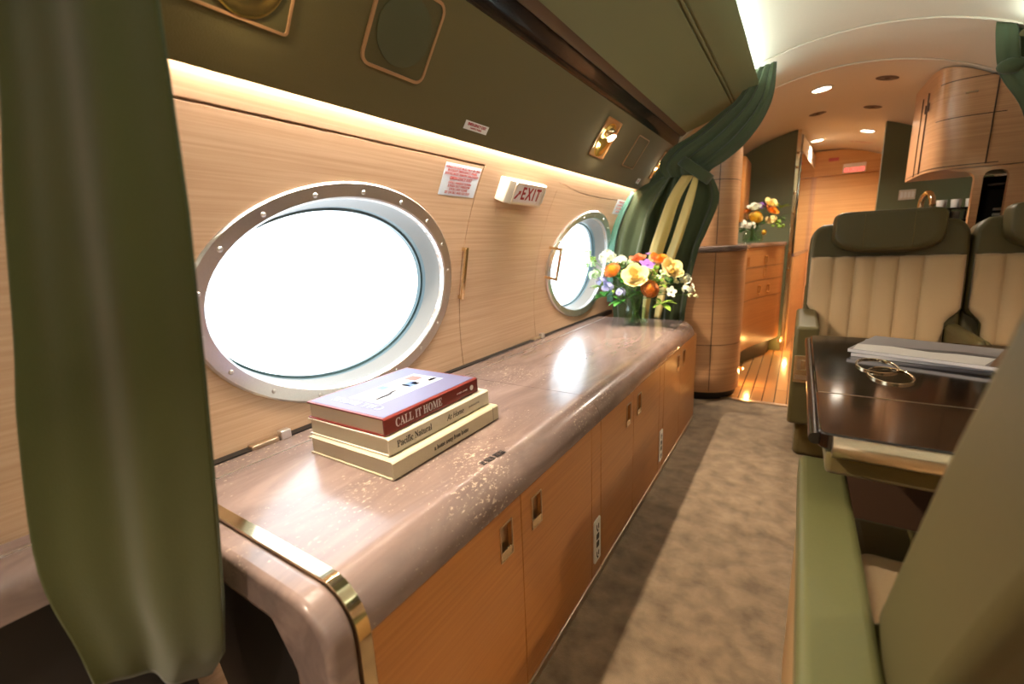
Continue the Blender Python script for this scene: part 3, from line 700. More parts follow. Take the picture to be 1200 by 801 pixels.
# small curtain upper right
rc = thing('right_curtain', 'green curtain gathered at the upper right corner under the cove light', 'curtain', (.62, 2.58, 1.3))
rows = [((.535, 2.47, 1.690), (.70, 2.53, 1.60), .5), ((.545, 2.48, 1.62), (.74, 2.55, 1.56), .8), ((.580, 2.51, 1.50), (.76, 2.58, 1.50), 1), ((.66, 2.52, 1.36), (.84, 2.59, 1.40), 1), ((.78, 2.80, 1.20), (.92, 2.84, 1.28), .6), ((.90, 2.89, .95), (1.02, 2.91, .98), .6), ((.90, 2.90, .25), (1.02, 2.92, .25), .6)]
sheet(rows, 2.6, .020, rc, 'curtain_cloth', 'curtain2', depthdir=(-.2, 1, 0), phase=1)
b = B(); b.sphere((.60, 2.51, 1.515), .028, None, 14, (1.5, .8, 1)); b.add('gathered_knot', 'curtain2', rc, smooth=180)

# ------------------------------------------------------------------ galley
def extr(pts, z0, z1): 
    return pts, z0, z1
def solid(pts, z0, z1, name, mat, parent, bevel=0, sm=35):
    b = B(); b.prism(pts, Matrix(), z0, z1); return b.add(name, mat, parent, smooth=sm, bevel=bevel)
def cr_curve(P, n=8):
    out = []
    for i in range(len(P)-1):
        a, b_, c, d = [V((*P[max(0, min(len(P)-1, i+k))], 0)) for k in (-1, 0, 1, 2)]
        for j in range(n):
            f = j/n; q = .5*((2*b_)+(c-a)*f+(2*a-5*b_+4*c-d)*f*f+(3*b_-a-3*c+d)*f**3); out.append((q.x, q.y))
    out.append(P[-1]); return out
front1 = cr_curve([(-.98, 2.72), (-.62, 2.70), (-.44, 2.71), (-.335, 2.76), (-.275, 2.85), (-.262, 2.96), (-.285, 3.10)])
front2 = cr_curve([(-.285, 3.10), (-.305, 3.25), (-.31, 3.42), (-.285, 3.60), (-.22, 3.82), (-.13, 4.06), (-.105, 4.20)])
gb = thing('rounded_galley_cabinet', 'rounded oak galley cabinet with stone top at the end of the carpet', 'cabinet', (-.6, 2.95, 0))
toe = [(x-.02 if x > -.9 else x, y+.02) for x, y in front1]
clip_cabin(solid(front1+[(-.98, 3.10)], .05, .868, 'body', 'galwood', gb))
clip_cabin(solid(toe+[(-.97, 3.10)], .0, .05, 'toe_kick', 'dark', gb))
for p in ((-.395, 2.7245), (-.275, 2.865)):
    B().box(p[0]-.0015, p[0]+.0015, p[1]-.006, p[1]+.012, .06, .865).add('panel_joint', 'railtrim', gb)
b = B(); rings = []
for (x, y), (x2, y2) in zip(front1[:-1], front1[1:]):
    rings.append([V((x, y-.002, .335)), V((x+.001, y-.002, .338)), V((x, y+.01, .3365))])
b.loft(rings[12:], True, True); b.add('panel_joint', 'railtrim', gb)
dc = thing('drawer_cabinet', 'curved oak drawer cabinet below the far flowers', 'cabinet', (-.5, 3.6, 0))
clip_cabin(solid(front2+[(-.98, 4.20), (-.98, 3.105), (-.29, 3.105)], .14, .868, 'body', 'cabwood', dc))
clip_cabin(solid([(x-.06, y) for x, y in front2]+[(-.98, 4.19), (-.98, 3.106)], .0, .14, 'toe_kick', 'dark', dc))
def on2(y):
    for (a, b_) in zip(front2[:-1], front2[1:]):
        if a[1] <= y <= b_[1]:
            f = (y-a[1])/(b_[1]-a[1]+1e-9); x = a[0]+(b_[0]-a[0])*f; t = V((b_[0]-a[0], b_[1]-a[1], 0)).normalized(); return V((x, y, 0)), t, V((t.y, -t.x, 0))
for z in (.82, .73, .63, .50):
    rings = []
    for k in range(24):
        p, t_, n_ = on2(3.30+.85*k/23); rings.append([p+n_*.0015+V((0, 0, z-.002)), p+n_*.0015+V((0, 0, z+.002)), p-n_*.004+V((0, 0, z))])
    B().loft(rings, True, True).add('drawer_joint', 'railtrim', dc) if z != .82 else None
for (y, z) in ((3.84, .775), (3.84, .682), (3.76, .560), (3.90, .560), (3.52, .775)):
    p, t_, n_ = on2(y); T = frame(p+n_*.001+V((0, 0, z)), t_, (0, 0, 1), n_)
    ringframe(T, .042, .062, .004, .005, 'drawer_pull', 'gold', dc, .004)
gt = thing('galley_countertop', 'grey brown stone top on the curved galley cabinets', 'countertop', (-.6, 3.4, .868))
off = [(x+.012, y-.012) for x, y in front1]+[(x+.014, y) for x, y in front2[1:]]
clip_cabin(solid(off+[(-.98, 4.20)], .869, .902, 'stone_slab', 'stone', gt, bevel=.008))
tc_ = thing('tall_galley_cabinet', 'tall oak cabinet standing on the galley counter beside the green curtain', 'cabinet', (-.6, 2.95, .902))
ft = cr_curve([(-.98, 2.75), (-.62, 2.735), (-.47, 2.745), (-.385, 2.775), (-.33, 2.84), (-.315, 2.94), (-.33, 3.10)])
clip_cabin(solid(ft+[(-.98, 3.10)], .903, 1.60, 'body', 'galwood', tc_))
B().box(-.4015, -.3985, 2.760, 2.78, .91, 1.56).add('panel_joint', 'railtrim', tc_)
b = B(); rings = [[V((x, y-.0015, 1.256)), V((x, y-.0015, 1.260)), V((x, y+.01, 1.258))] for x, y in ft]; b.loft(rings, True, True); b.add('panel_joint', 'railtrim', tc_)
wc = thing('wall_cabinet', 'small rounded oak wall cabinet beside the dark green partition', 'cabinet', (-.6, 3.8, 1.1))
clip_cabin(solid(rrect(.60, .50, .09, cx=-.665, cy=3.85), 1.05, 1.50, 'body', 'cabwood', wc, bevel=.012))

# partitions with curved tops
def partition(x0, x1, y, label, gold_x=None):
    t = thing('partition', label, 'partition', ((x0+x1)/2, y, 0))
    n = 24; pts = [(x0, 0), (x1, 0)]
    for k in range(n+1):
        x = x1+(x0-x1)*k/n; z = ZC+math.sqrt(max(.01, (R-.002)**2-(x-XC)**2)); pts.append((x, z))
    b = B(); b.prism(pts, YX, y, y+.05); b.add('panel', 'dgreen', t, smooth=30)
    if gold_x is not None:
        zt = ZC+math.sqrt((R-.002)**2-(gold_x-XC)**2); B().box(gold_x-.012, gold_x+.012, y-.004, y+.055, 0, zt-.005).add('gold_edge', 'gold', t, bevel=.002)
    return t
pl = partition(-.92, -.085, 4.25, 'dark green partition with arched top behind the far flowers', -.072)
for z in (1.565, 1.46, 1.27, 1.12, .82, .68): 
    b = B(); b.sphere((-.072, 4.243, z), .010); b.add('hinge_knuckle', 'gold', pl, smooth=180)
pr_ = partition(.44, 1.10, 4.25, 'dark green partition right of the far oak door behind the faucet')
# mirror wall between the partition and the end door
mw = thing('mirror_panel', 'narrow tinted mirror panel left of the far oak door', 'mirror', (-.0, 4.9, 0))
Tm = frame((-.055, 4.31, 0), (.105, 1.28, 0), (0, 0, 1), (1.28, -.105, 0))
B().box(0, 1.27, .80, 1.58, 0, .01, T=Tm).add('mirror_glass', 'mirror', mw)
B().box(0, 1.27, 1.58, 1.70, 0, .01, T=Tm).add('upper_panel', 'ceil', mw)
B().box(0, 1.27, 0, .775, 0, .012, T=Tm).add('lower_panel', 'doorwood', mw)
B().box(0, 1.27, .775, .80, 0, .016, T=Tm).add('ledge', 'stone', mw)
mr = thing('corridor_panel', 'oak side panel of the corridor behind the right partition', 'panel', (.6, 4.9, 0))
B().box(.60, .62, 4.31, 5.58, 0, 1.6).add('panel', 'doorwood', mr)
d = B(); d.box(.08, .585, 5.575, 5.592, 0, 1.50)
dd = st(d.add('door_1', 'doorwood', smooth=0, bevel=.003))
B().box(.53, .545, 5.555, 5.575, .75, .87).add('door_handle', 'gold', dd, bevel=.003)
hd = B(); n = 20; pts = [(.055, 1.505), (.60, 1.505)]+[(.60-.545*k/n, min(1.735, ZC+math.sqrt((R-.004)**2-(.60-.545*k/n-XC)**2))) for k in range(n+1)]
hd.prism(pts, YX, 5.55, 5.598); st(hd.add('trim_8', 'doorwood', smooth=30))
B_ = B(); B_.box(.058, .080, 5.555, 5.598, 0, 1.505); st(B_.add('trim_9', 'galwood', smooth=0))
fe = thing('far_exit_sign', 'small lit red exit sign on the header above the far oak door', 'sign', (.37, 5.54, 1.5))
B().box(.285, .46, 5.53, 5.549, 1.51, 1.595).add('housing', 'signface', fe, bevel=.004)
Tf = frame((.372, 5.5295, 1.5525), (1, 0, 0), (0, 0, 1), (0, -1, 0))
B().box(-.078, .078, -.036, .004, 0, .0015, T=Tf).add('red_panel', emis('red_sign_glow', (1, .12, .08, 1), 1.6), fe)
text('EXIT', Tf @ Matrix.Translation((0, -.016, .002)), .042, 'signface', fe)
hl = thing('header_label', 'tiny red label on the oak header left of the far exit sign', 'label', (.2, 5.545, 1.66))
B().box(.165, .245, 5.547, 5.5495, 1.635, 1.665).add('backing', 'redtext', hl)
sw = thing('switch_plate', 'cream switch plate on the right green partition', 'switch', (.60, 4.245, 1.19))
B().box(.556, .646, 4.243, 4.2495, 1.156, 1.224).add('plate', 'cream', sw, bevel=.002)
for k in range(4): B().box(.564+k*.020, .579+k*.020, 4.240, 4.243, 1.170, 1.21).add('rocker', 'white', sw, bevel=.001)

# right galley block: tall bulkhead with two openings, upper cabinet and counter
bl = thing('galley_bulkhead', 'oak galley bulkhead with two rounded openings behind the right seats', 'bulkhead', (.9, 3.0, 0))
bb = B(); pts = [(.655, 0), (1.14, 0), (1.14, 1.212), (.555, 1.212)]
# opening 1 edge then down the pillar
pts += [(.60, 1.200)]+[(.612+.040*math.sin(PI/2*k/6), 1.158+.040*math.cos(PI/2*k/6)) for k in range(7)]
bb.prism(pts, YX, 2.972, 3.0)
bo = bb.add('bulkhead_panel', 'galwood', bl, smooth=30)
cu_ = B(); cu_.prism(rrect(.083, .42, .03, cx=.722, cy=.985), YX, 2.9, 3.2); co = cu_.add('cutter', 'dark', smooth=0)
md = bo.modifiers.new('b', 'BOOLEAN'); md.operation = 'DIFFERENCE'; md.solver = 'EXACT'; md.object = co
dg = bpy.context.evaluated_depsgraph_get(); m2 = bpy.data.meshes.new_from_object(bo.evaluated_get(dg)); bo.modifiers.clear(); bo.data = m2
while len(m2.materials) > 1: m2.materials.pop()
bpy.data.objects.remove(co); m2.set_sharp_from_angle(angle=math.radians(30)); clip_cabin(bo)
B().prism([(.668, 3.03), (.682, 3.03), (.785, 3.42), (.96, 3.42), (.96, 3.435), (.775, 3.435)], Matrix(), .0, 1.2).add('niche_lining', 'dark', bl, smooth=0)
uc = thing('upper_galley_cabinet', 'rounded oak upper cabinet hanging above the galley opening', 'cabinet', (.6, 3.2, 1.2))
fu = cr_curve([(1.05, 2.972), (.80, 2.970), (.66, 2.966), (.58, 2.968), (.525, 2.99), (.495, 3.04), (.482, 3.14), (.478, 3.30), (.478, 3.50)], 6)
zt = 1.66
b = B(); A = [b.v(x, y, 1.215-.02*0) for x, y in fu]; D_ = [b.v(x, y, ZC+math.sqrt(max(.05, (R-.006)**2-(x-XC)**2))) for x, y in fu]
e0 = [b.v(1.05, 3.50, 1.215)]; e1 = [b.v(1.05, 3.50, ZC+math.sqrt((R-.006)**2-(1.05-XC)**2))]
lo, up = A+e0, D_+e1; n = len(lo)
for i in range(n): b.face([lo[i], lo[(i+1) % n], up[(i+1) % n], up[i]])
b.face(lo[::-1]); b.face(up); clip_cabin(b.add('body', 'galwood', uc, smooth=35))
def fline(z0, z1, seg, name='panel_joint'):
    rings = []; pts = fu[seg[0]:seg[1]]
    for k, (x, y) in enumerate(pts):
        i = min(k+seg[0], len(fu)-2); t_ = V((fu[i+1][0]-fu[i][0], fu[i+1][1]-fu[i][1], 0)).normalized(); n_ = V((-t_.y, t_.x, 0))
        if n_.y > .1 or n_.x > .2: n_ = -n_
        f = k/(len(pts)-1); z = z0+(z1-z0)*f
        rings.append([V((x, y, z-.002))+n_*.0015, V((x, y, z+.002))+n_*.0015, V((x, y, z))-n_*.005])
    B().loft(rings, True, True).add(name, 'railtrim', uc)
fline(1.44, 1.44, (9, 30)); fline(1.60, 1.60, (9, 30)); fline(1.228, 1.228, (9, 48))
B().box(.676, .680, 2.962, 2.972, 1.225, 1.66).add('panel_joint', 'railtrim', uc)
for y in (3.14, 3.26): B().box(.474, .480, y, y+.003, 1.22, 1.60).add('panel_joint', 'railtrim', uc)
B().box(.575, .615, 2.958, 2.970, 1.535, 1.542).add('pull', 'bronze', uc)
for y in (3.11, 3.17): B().box(.4735, .480, y, y+.008, 1.51, 1.55).add('pull', 'railtrim', uc)
rb = thing('right_galley_counter', 'galley counter with stone top behind the facing seats', 'counter', (.85, 3.8, 0))
clip_cabin(B().box(.50, 1.12, 3.52, 4.24, .0, .88).add('body', 'galwood', rb, bevel=.02))
B().box(.49, 1.12, 3.51, 4.24, .881, .91).add('stone_slab', 'stone', rb, bevel=.01)
fa = thing('faucet', 'curved gold galley faucet behind the headrest', 'faucet', (.71, 4.0, .91))
pts = [(.645, 4.02, .91), (.645, 4.02, 1.10)]+[(.645, 4.02-.045+.045*math.cos(PI*k/10), 1.10+.075*math.sin(PI*k/10)) for k in range(1, 11)]+[(.645, 3.93, 1.06)]
pts = [V((p[0]+(4.02-p[1])*.45, p[1], p[2])) for p in pts]
B().tube(pts, .018, 12).add('spout', 'brass', fa, smooth=60)
b = B(); b.lathe([(.03, .91), (.03, .93), (.018, .94)], Matrix.Translation((.645, 4.02, 0)), 20); b.add('base', 'gold', fa, smooth=40)
B().tube([(.655, 4.02, .99), (.70, 4.01, 1.03)], .007, 8).add('lever', 'gold', fa, smooth=60)
# glass rack
rk = thing('glass_rack', 'dark wooden rack of glassware seen through the galley opening', 'rack', (.72, 3.8, .91))
for z in (.915, .985, 1.055): B().box(.665, .86, 3.70, 3.85, z, z+.008).add('shelf', 'rail', rk)
for x in (.665, .73, .795, .856): B().box(x, x+.005, 3.70, 3.85, .915, 1.063).add('divider', 'rail', rk)
tm = None
for row, z in enumerate((.923, .993, 1.063)):
    for k in range(3):
        g = B(); T = Matrix.Translation((.698+k*.064, 3.76, z)); g.lathe([(.018, 0), (.022, .004), (.025, .05), (.0235, .05), (.020, .006), (.001, .005)], T, 20)
        o = g.add('drinking_glass', 'white', None, smooth=60)
        tag(o, 'white cup on the %s shelf of the galley rack, %s' % (('bottom', 'middle', 'top')[row], ('left', 'centre', 'right')[k]), 'cup', 'cups on the galley rack')
# coffee machine in the second opening
cm = thing('coffee_machine', 'black coffee machine with steel fittings in the narrow galley opening', 'coffee machine', (.74, 3.2, .8))
B().box(.745, .83, 3.18, 3.35, .80, 1.13).add('body', 'dark', cm, bevel=.012)
b = B(); b.lathe([(.028, 1.142), (.030, 1.150), (.001, 1.152)], Matrix.Translation((.785, 3.22, 0)), 24); b.add('lid', 'white', cm, smooth=40)
for z in (1.02, .995, .97): B().box(.780, .81, 3.165, 3.18, z, z+.012).add('button_bar', 'white', cm, bevel=.002)
B().tube([(.812, 3.165, .97), (.818, 3.16, 1.03), (.824, 3.16, 1.07)], .004, 8).add('steam_pipe', 'chrome', cm, smooth=60)

# ceiling downlights and vents
def ceil_T(x, y):
    z = ZC+math.sqrt(R*R-(x-XC)**2); n = V((XC-x, 0, ZC-z)).normalized(); u = V((0, 1, 0)).cross(n)
    return frame(V((x, y, z)), u, (0, 1, 0), n)
for (x, y, lb) in ((.031, 3.28, 'nearer round ceiling downlight above the galley aisle'), (.371, 4.65, 'farther round ceiling downlight near the oak door'), (.05, 4.95, 'round corridor downlight hidden behind the partition edge')):
    T = ceil_T(x, y); t = thing('ceiling_downlight', lb, 'downlight', T.translation, 'galley ceiling downlights')
    b = B(); b.lathe([(.058, 0), (.058, .004), (.046, .006), (.044, .001)], T, 32, cap=False); b.add('trim_ring', 'ceil', t, smooth=40)
    b = B(); b.lathe([(.046, .002), (.002, .0025)], T, 32); b.add('lens', 'spotw', t, smooth=40)
for (x, y, lb) in ((.315, 3.24, 'small round ceiling vent between the galley lights'), (.026, 3.89, 'left oval ceiling vent in the galley'), (.321, 3.88, 'right oval ceiling vent in the galley')):
    T = ceil_T(x, y); t = thing('ceiling_vent', lb, 'vent', T.translation)
    b = B(); b.lathe([(.05, 0), (.05, .003), (.036, .006), (.034, .002)], T, 28, 1, .8, cap=False); b.add('rim', 'railtrim', t, smooth=40)
    b = B(); b.lathe([(.034, .003), (.012, .004), (.012, .009), (.001, .01)], T, 24, 1, .8); b.add('nozzle', 'railtrim', t, smooth=40)
T = ceil_T(.37, 5.14); t = thing('ceiling_label', 'small red ceiling label near the oak door', 'label', T.translation)
B().prism(rrect(.20, .05, .01), T, 0, .002).add('backing', 'cream', t); text('NO SMOKING', T @ Matrix.Translation((0, 0, .003)) @ Matrix.Rotation(PI, 4, 'Z'), .03, 'redtext', t)

# toe lights
for (x, y) in ((-.262, 3.17), (-.085, 4.19)):
    t = thing('toe_light', 'tiny amber floor light at the foot of the %s' % ('drawer cabinet' if y < 4 else 'green partition'), 'floor light', (x, y, .1))
    b = B(); b.sphere((x, y, .10), .008); b.add('lens', 'toe', t, smooth=180)
    b = B(); b.box(x-.02, x, y-.008, y+.008, .088, .112); b.add('bracket', 'gold', t)

# ------------------------------------------------------------------ seats
def seat(name, label, ox, oy, facing, recline, W, arms, top=1.02, arm_top=.585, pivot=.45, front_len=.50, notch=.055):
    """local: x across, y depth (front at -y), z up; facing -1 looks at camera"""
    root = thing(name, label, 'seat', (ox, oy, 0), 'leather and cloth club seats')
    G = Matrix.Translation((ox, oy, 0)) @ (Matrix() if facing < 0 else Matrix.Rotation(PI, 4, 'Z'))
    Rc = G @ Matrix.Translation((0, 0, pivot)) @ Matrix.Rotation(-math.radians(recline), 4, 'X') @ Matrix.Translation((0, 0, -pivot))
    def TB(m): return Rc @ m
    w = W/2; nw = w-notch
    # backrest shell outline in (x,z)
    out = []
    def corner(cx, cz, r, a0, a1, n=6):
        for k in range(n+1): a = math.radians(a0+(a1-a0)*k/n); out.append((cx+r*math.cos(a), cz+r*math.sin(a)))
    out += [(-nw, pivot-.02), (nw, pivot-.02)]
    out += [(nw, pivot+.09), (nw+.012, pivot+.115), (w-.01, pivot+.135), (w, pivot+.16)]
    out += [(w+.002, .84)]; corner(w-.085, top-.105, .085, 0, 62); corner(w-.14, top-.045, .03, 62, 90, 3)
    out += [(-x, z) for x, z in out[::-1] if (x, z) not in ((-nw, pivot-.02), (nw, pivot-.02))]
    X2 = Matrix(((1, 0, 0, 0), (0, 0, 1, 0), (0, 1, 0, 0), (0, 0, 0, 1)))
    b = B(); b.prism(out, TB(X2), 0, .13); b.add('backrest', 'olive', root, smooth=35, bevel=.022, seg=4)
    b = B(); gx = .004 if notch > .02 else -.012; b.box(-w-gx, w+gx, .04, .125, .16, .72, T=Rc); b.add('back_shell', 'olive', root, smooth=30, bevel=.02, seg=3)
    # cloth panel with channels
    seams = [0, .17, .31, .45, .60, .755, 1]
    zb, zt2 = pivot+.0, .835; nu, nv = 90, 24; b = B(); Gd = []
    for j in range(nv+1):
        z = zb+(zt2-zb)*j/nv; row = []
        ww = w-.012; lim = ww if z > pivot+.155 else (nw-.002 if z < pivot+.10 else nw-.002+(w-.010-nw)*(z-pivot-.10)/.055)
        for i in range(nu+1):
            u = i/nu; x = -ww+2*ww*u; dsm = min(abs(u-s)*2*ww for s in seams)
            x = max(-lim, min(lim, x)); dsm = min(dsm, lim-abs(x)); e = max(0, min(dsm, (z-zb), (zt2-z))); y = -.012+.010*math.exp(-(e/.004)) - .007*math.sin(PI*min(1, dsm/.04)/2)
            row.append(b.v(TB(Matrix()) @ V((x, y, z))))
        Gd.append(row)
    for j in range(nv):
        for i in range(nu): b.face([Gd[j][i], Gd[j][i+1], Gd[j+1][i+1], Gd[j+1][i]])
    o = b.add('back_cushion', 'seatcloth', root, smooth=180)
    md = o.modifiers.new('s', 'SOLIDIFY'); md.thickness = .006; md.offset = 0
    # headrest
    hw, hz0, hz1 = .200, .850, 1.036
    b = B(); rings = []
    nn = 48
    for k in range(9):
        f = k/8; y = -.006-.062*math.sin(f*PI/2); sc = 1-.10*(1-math.cos(f*PI/2))-(.14 if k == 8 else 0)
        ring = []
        for i in range(nn):
            a = 2*PI*i/nn; ca, sa = math.cos(a), math.sin(a); p = .62 if sa < 0 else .18
            x = hw*math.copysign(abs(ca)**p, ca)*sc; z = (hz0+hz1)/2+(hz1-hz0)/2*math.copysign(abs(sa)**(.75 if sa < 0 else .3), sa)*sc
            if sa < 0: x *= (1-.04*abs(sa)**2)
            ring.append(TB(Matrix()) @ V((x, y, z)))
        rings.append(ring)
    b.loft(rings, True, True); hr = b.add('headrest', 'olive', root, smooth=60)
    for sx in (-.085, .085): 
        b = B(); b.tube([TB(Matrix()) @ V((sx, -.0685, hz0+.018+k*(hz1-hz0-.036)/6)) for k in range(7)], .0016, 6); b.add('seam', 'felt', hr, smooth=180)
    # piping between yoke and cloth
    b = B(); b.tube([TB(Matrix()) @ V((-w+.012+k*(2*w-.024)/10, -.008, .838)) for k in range(11)], .003, 6); b.add('piping', 'olive', root, smooth=180)
    # seat cushion
    b = B(); b.box(-nw, nw, -front_len-.02, .02, .27, .40, T=G); b.add('cushion_base', 'olive', root, smooth=30, bevel=.03, seg=4)
    b = B(); b.box(-nw+.01, nw-.01, -front_len+(.06 if facing < 0 else .15), 0, .385, .43, T=G); b.add('seat_cushion', 'seatcloth', root, smooth=30, bevel=.02, seg=4)
    for (sx, aw, tp, ln, mat_, kind) in arms:
        x0 = sx*(nw+.004); x1 = sx*(nw+.004+aw); x0, x1 = min(x0, x1), max(x0, x1)
        if kind == 'full':
            b = B(); b.box(x0, x1, -front_len+.0, .03, .17, tp, T=G); a = b.add('armrest', mat_, root, smooth=30, bevel=.014, seg=4)
            if facing < 0:
                Tp = G @ frame(((x0+x1)/2-.006, -front_len-.001, tp-.175), (1, 0, 0), (0, 0, 1), (0, -1, 0))
                cp = B().prism(rrect(.056, .112, .004), Tp, 0, .005).add('control_panel', 'gold', a, bevel=.001)
                B().prism(rrect(.036, .044, .004, cy=.018), Tp, .005, .0062).add('latch_recess', 'bronze', cp)
                B().prism(rrect(.016, .036, .002, cx=.004, cy=.018), Tp, .006, .009).add('lever', 'gold', cp, bevel=.001)
                B().prism(rrect(.046, .018, .002, cy=-.034), Tp, .005, .0065).add('button_row', 'bronze', cp)
        elif kind == 'slab':
            b = B(); b.box(x0, x1, -front_len+.02, .27, .46, tp, T=G); a = b.add('armrest', 'sage', root, smooth=30, bevel=.012, seg=4)
            b = B(); b.box(x0+.006 if sx < 0 else x0+.003, x1-.006, -front_len+.05, .26, .05, .47, T=G); b.add('arm_panel', mat_, root, smooth=30, bevel=.008)
        else:
            b = B(); b.box(x0, x1, -front_len+.10, .03, .40, tp, T=G); b.add('centre_armrest', 'olive', root, smooth=30, bevel=.03, seg=4)
    b = B(); b.box(-w+.0, w-.03, -front_len+.08, .06, .0, .27, T=G); b.add('seat_base', 'felt', root, smooth=30, bevel=.02, seg=3)
    return root
seat('club_seat', 'beige and olive seat on the aisle facing the camera', .320, 2.58, -1, 8, .565, [(-1, .082, .585, .5, 'olive', 'full'), (1, .05, .545, .5, 'olive', 'centre')])
ws = seat('club_seat', 'beige and olive seat by the wall facing the camera, cut by the right edge', .889, 2.60, -1, 8, .555, [(1, .045, .585, .5, 'olive', 'full')])
for ch_ in list(ws.children):
    if ch_.name.split('.')[0] in ('seat_base', 'back_shell', 'cushion_base', 'armrest'): clip_cabin(ch_)
seat('club_seat', 'olive seat seen from behind, blurred at the lower right corner', .375, .635, 1, 30, .546, [(1, .073, .52, .5, 'tan', 'slab')], top=1.12, front_len=.36, pivot=.40, notch=.004)

# ------------------------------------------------------------------ table
tb = thing('conference_table', 'dark glossy wood table with gold front edge between the facing seats', 'table', (.5, 1.2, 0))
def tabletop(y0, y1, name, rc0, rc1):
    pts = []
    xl = .048
    def cr_(cx, cy, r, a0, a1):
        for k in range(6): a = math.radians(a0+(a1-a0)*k/5); pts.append((cx+r*math.cos(a), cy+r*math.sin(a)))
    if rc0: cr_(xl+rc0, y0+rc0, rc0, 180, 270)
    else: pts.append((xl, y0))
    pts.append((1.13, y0)); pts.append((1.13, y1))
    if rc1: cr_(xl+rc1, y1-rc1, rc1, 90, 180)
    else: pts.append((xl, y1))
    a = solid(pts, .602, .63, name, 'gloss', tb, bevel=.003)
    return pts
tabletop(.812, 1.039, 'near_leaf', .018, 0); tabletop(1.041, 1.66, 'far_leaf', 0, .02)
b = B(); b.tube([(.066, .806, .612), (.3, .806, .612), (.7, .806, .612), (1.12, .806, .612)], .0165, 14); b.add('front_edge', 'bronze', tb, smooth=60)
b = B(); b.tube([(.044, .825, .614), (.044, 1.1, .614), (.044, 1.4, .614), (.044, 1.65, .614)], .010, 12); b.add('side_edge', 'rail', tb, smooth=60)
B().box(.060, 1.13, .815, 1.64, .560, .601).add('apron', 'felt', tb, bevel=.008)
B().box(.115, .95, 1.20, 1.36, .0, .560).add('pedestal', 'railtrim', tb, bevel=.012)
B().box(1.0, 1.12, .85, 1.62, .2, .560).add('wall_bracket', 'felt', tb, bevel=.01)
B().box(.052, 1.13, 1.0385, 1.0415, .618, .6306).add('leaf_joint', 'bronze', tb)
ch = thing('cup_holder', 'pair of overlapping oval gold cup rings set in the glossy table', 'cup holder', (.18, 1.26, .63))
for (cx, cy, a, b2, z) in ((.172, 1.300, .040, .072, .6315), (.186, 1.218, .040, .072, .6315)):
    r = [V((cx+a*math.cos(2*PI*k/48), cy+b2*math.sin(2*PI*k/48), 0)) for k in range(48)]
    c_ = V((cx, cy, 0)); rings = []
    for p in r:
        n_ = (p-c_).normalized(); rings.append([p+V((0, 0, .6302)), p+V((0, 0, .6335)), p-n_*.002+V((0, 0, .6342)), p-n_*.0045+V((0, 0, .633)), p-n_*.004+V((0, 0, .6302))])
    b = B(); b.loft(rings, True, False, wrap=True); b.add('gold_ring', 'gold', ch, smooth=50)
# magazines
M['mag_sky'] = plain('magazine_grey_sky', lin(128, 124, 126), .35, coat=.3); M['mag_snow'] = plain('magazine_snow', lin(206, 202, 200), .35, coat=.3); M['mag_brown'] = plain('magazine_brown_page', lin(112, 82, 66), .35, coat=.3); M['mag_dark'] = plain('magazine_ridge', lin(84, 80, 84), .35, coat=.3)
def magazine(c, w, d, z0, z1, rot, label, top):
    t = thing('magazine', label, 'magazine', (c[0], c[1], z0), 'magazines on the glossy table'); T = Matrix.Translation((c[0], c[1], 0)) @ Matrix.Rotation(rot, 4, 'Z')
    B().box(-w/2, w/2, -d/2, d/2, z0, z1, T=T).add('pages', 'signface', t, bevel=.0008)
    b = B(); b.box(-w/2, w/2, -d/2, d/2, z1, z1+.0006, 0, T)
    if top:
        b.mi = 1; q = [(-w/2+.01, -d/2), (w*.18, -d/2), (w*.20, -.02), (w*.05, .015), (-w*.12, -.005), (-w*.30, -.02), (-w/2, -.035)]
        b.prism(q, T, z1+.0006, z1+.0009)
        b.mi = 2; b.prism([(w*.20, -d/2), (w/2, -d/2), (w/2, d/2), (w*.20, d/2)], T, z1+.0006, z1+.001)
        b.mi = 3; b.prism([(-w*.30, -.02), (-w*.12, -.005), (w*.05, .015), (w*.20, -.0), (w*.2, -.02), (w*.02, -.02), (-w*.1, -.035)], T, z1+.001, z1+.0013)
    b.add('cover', ['mag_sky', 'mag_snow', 'mag_brown', 'mag_dark'], t, smooth=0)
magazine((.315, 1.455), .33, .21, .6303, .6385, -.24, 'lower magazine of the two on the glossy table', False)
magazine((.330, 1.440), .36, .22, .6395, .6475, -.36, 'open upper magazine with a snowy mountain picture on the glossy table', True)

# ------------------------------------------------------------------ flowers
def cup_petal(b, T, r, h, wa, a0, curl, mi=0):
    nu, nv = 4, 4; G = []
    for j in range(nv+1):
        t = j/nv; row = []
        for i in range(nu+1):
            s = (i/nu-.5)*2; ang = a0+s*wa*(math.sin(PI*(.18+.72*t)))*.5
            rr = r*(math.sin(PI/2*min(1, t*1.15))*.9+.1)*(1+curl*t*t*t); z = h*(t-.12*s*s*t)-curl*h*.25*t**4
            row.append(b.v(T @ V((rr*math.cos(ang), rr*math.sin(ang), z))))
        G.append(row)
    for j in range(nv):
        for i in range(nu): b.face([G[j][i], G[j][i+1], G[j+1][i+1], G[j+1][i]], mi)
def bloom_rose(T, r, layers=6):
    b = B()
    for L_ in range(layers):
        f = (L_+1)/layers; n = 3 if L_ < 3 else 5
        for k in range(n): cup_petal(b, T, r*f*.92, r*(1.15-.25*f), 2*PI/n*1.75, 2*PI*k/n+L_*1.1, .04+.22*f*f)
    b.sphere((0, 0, r*.3), r*.22, T, 8); return b
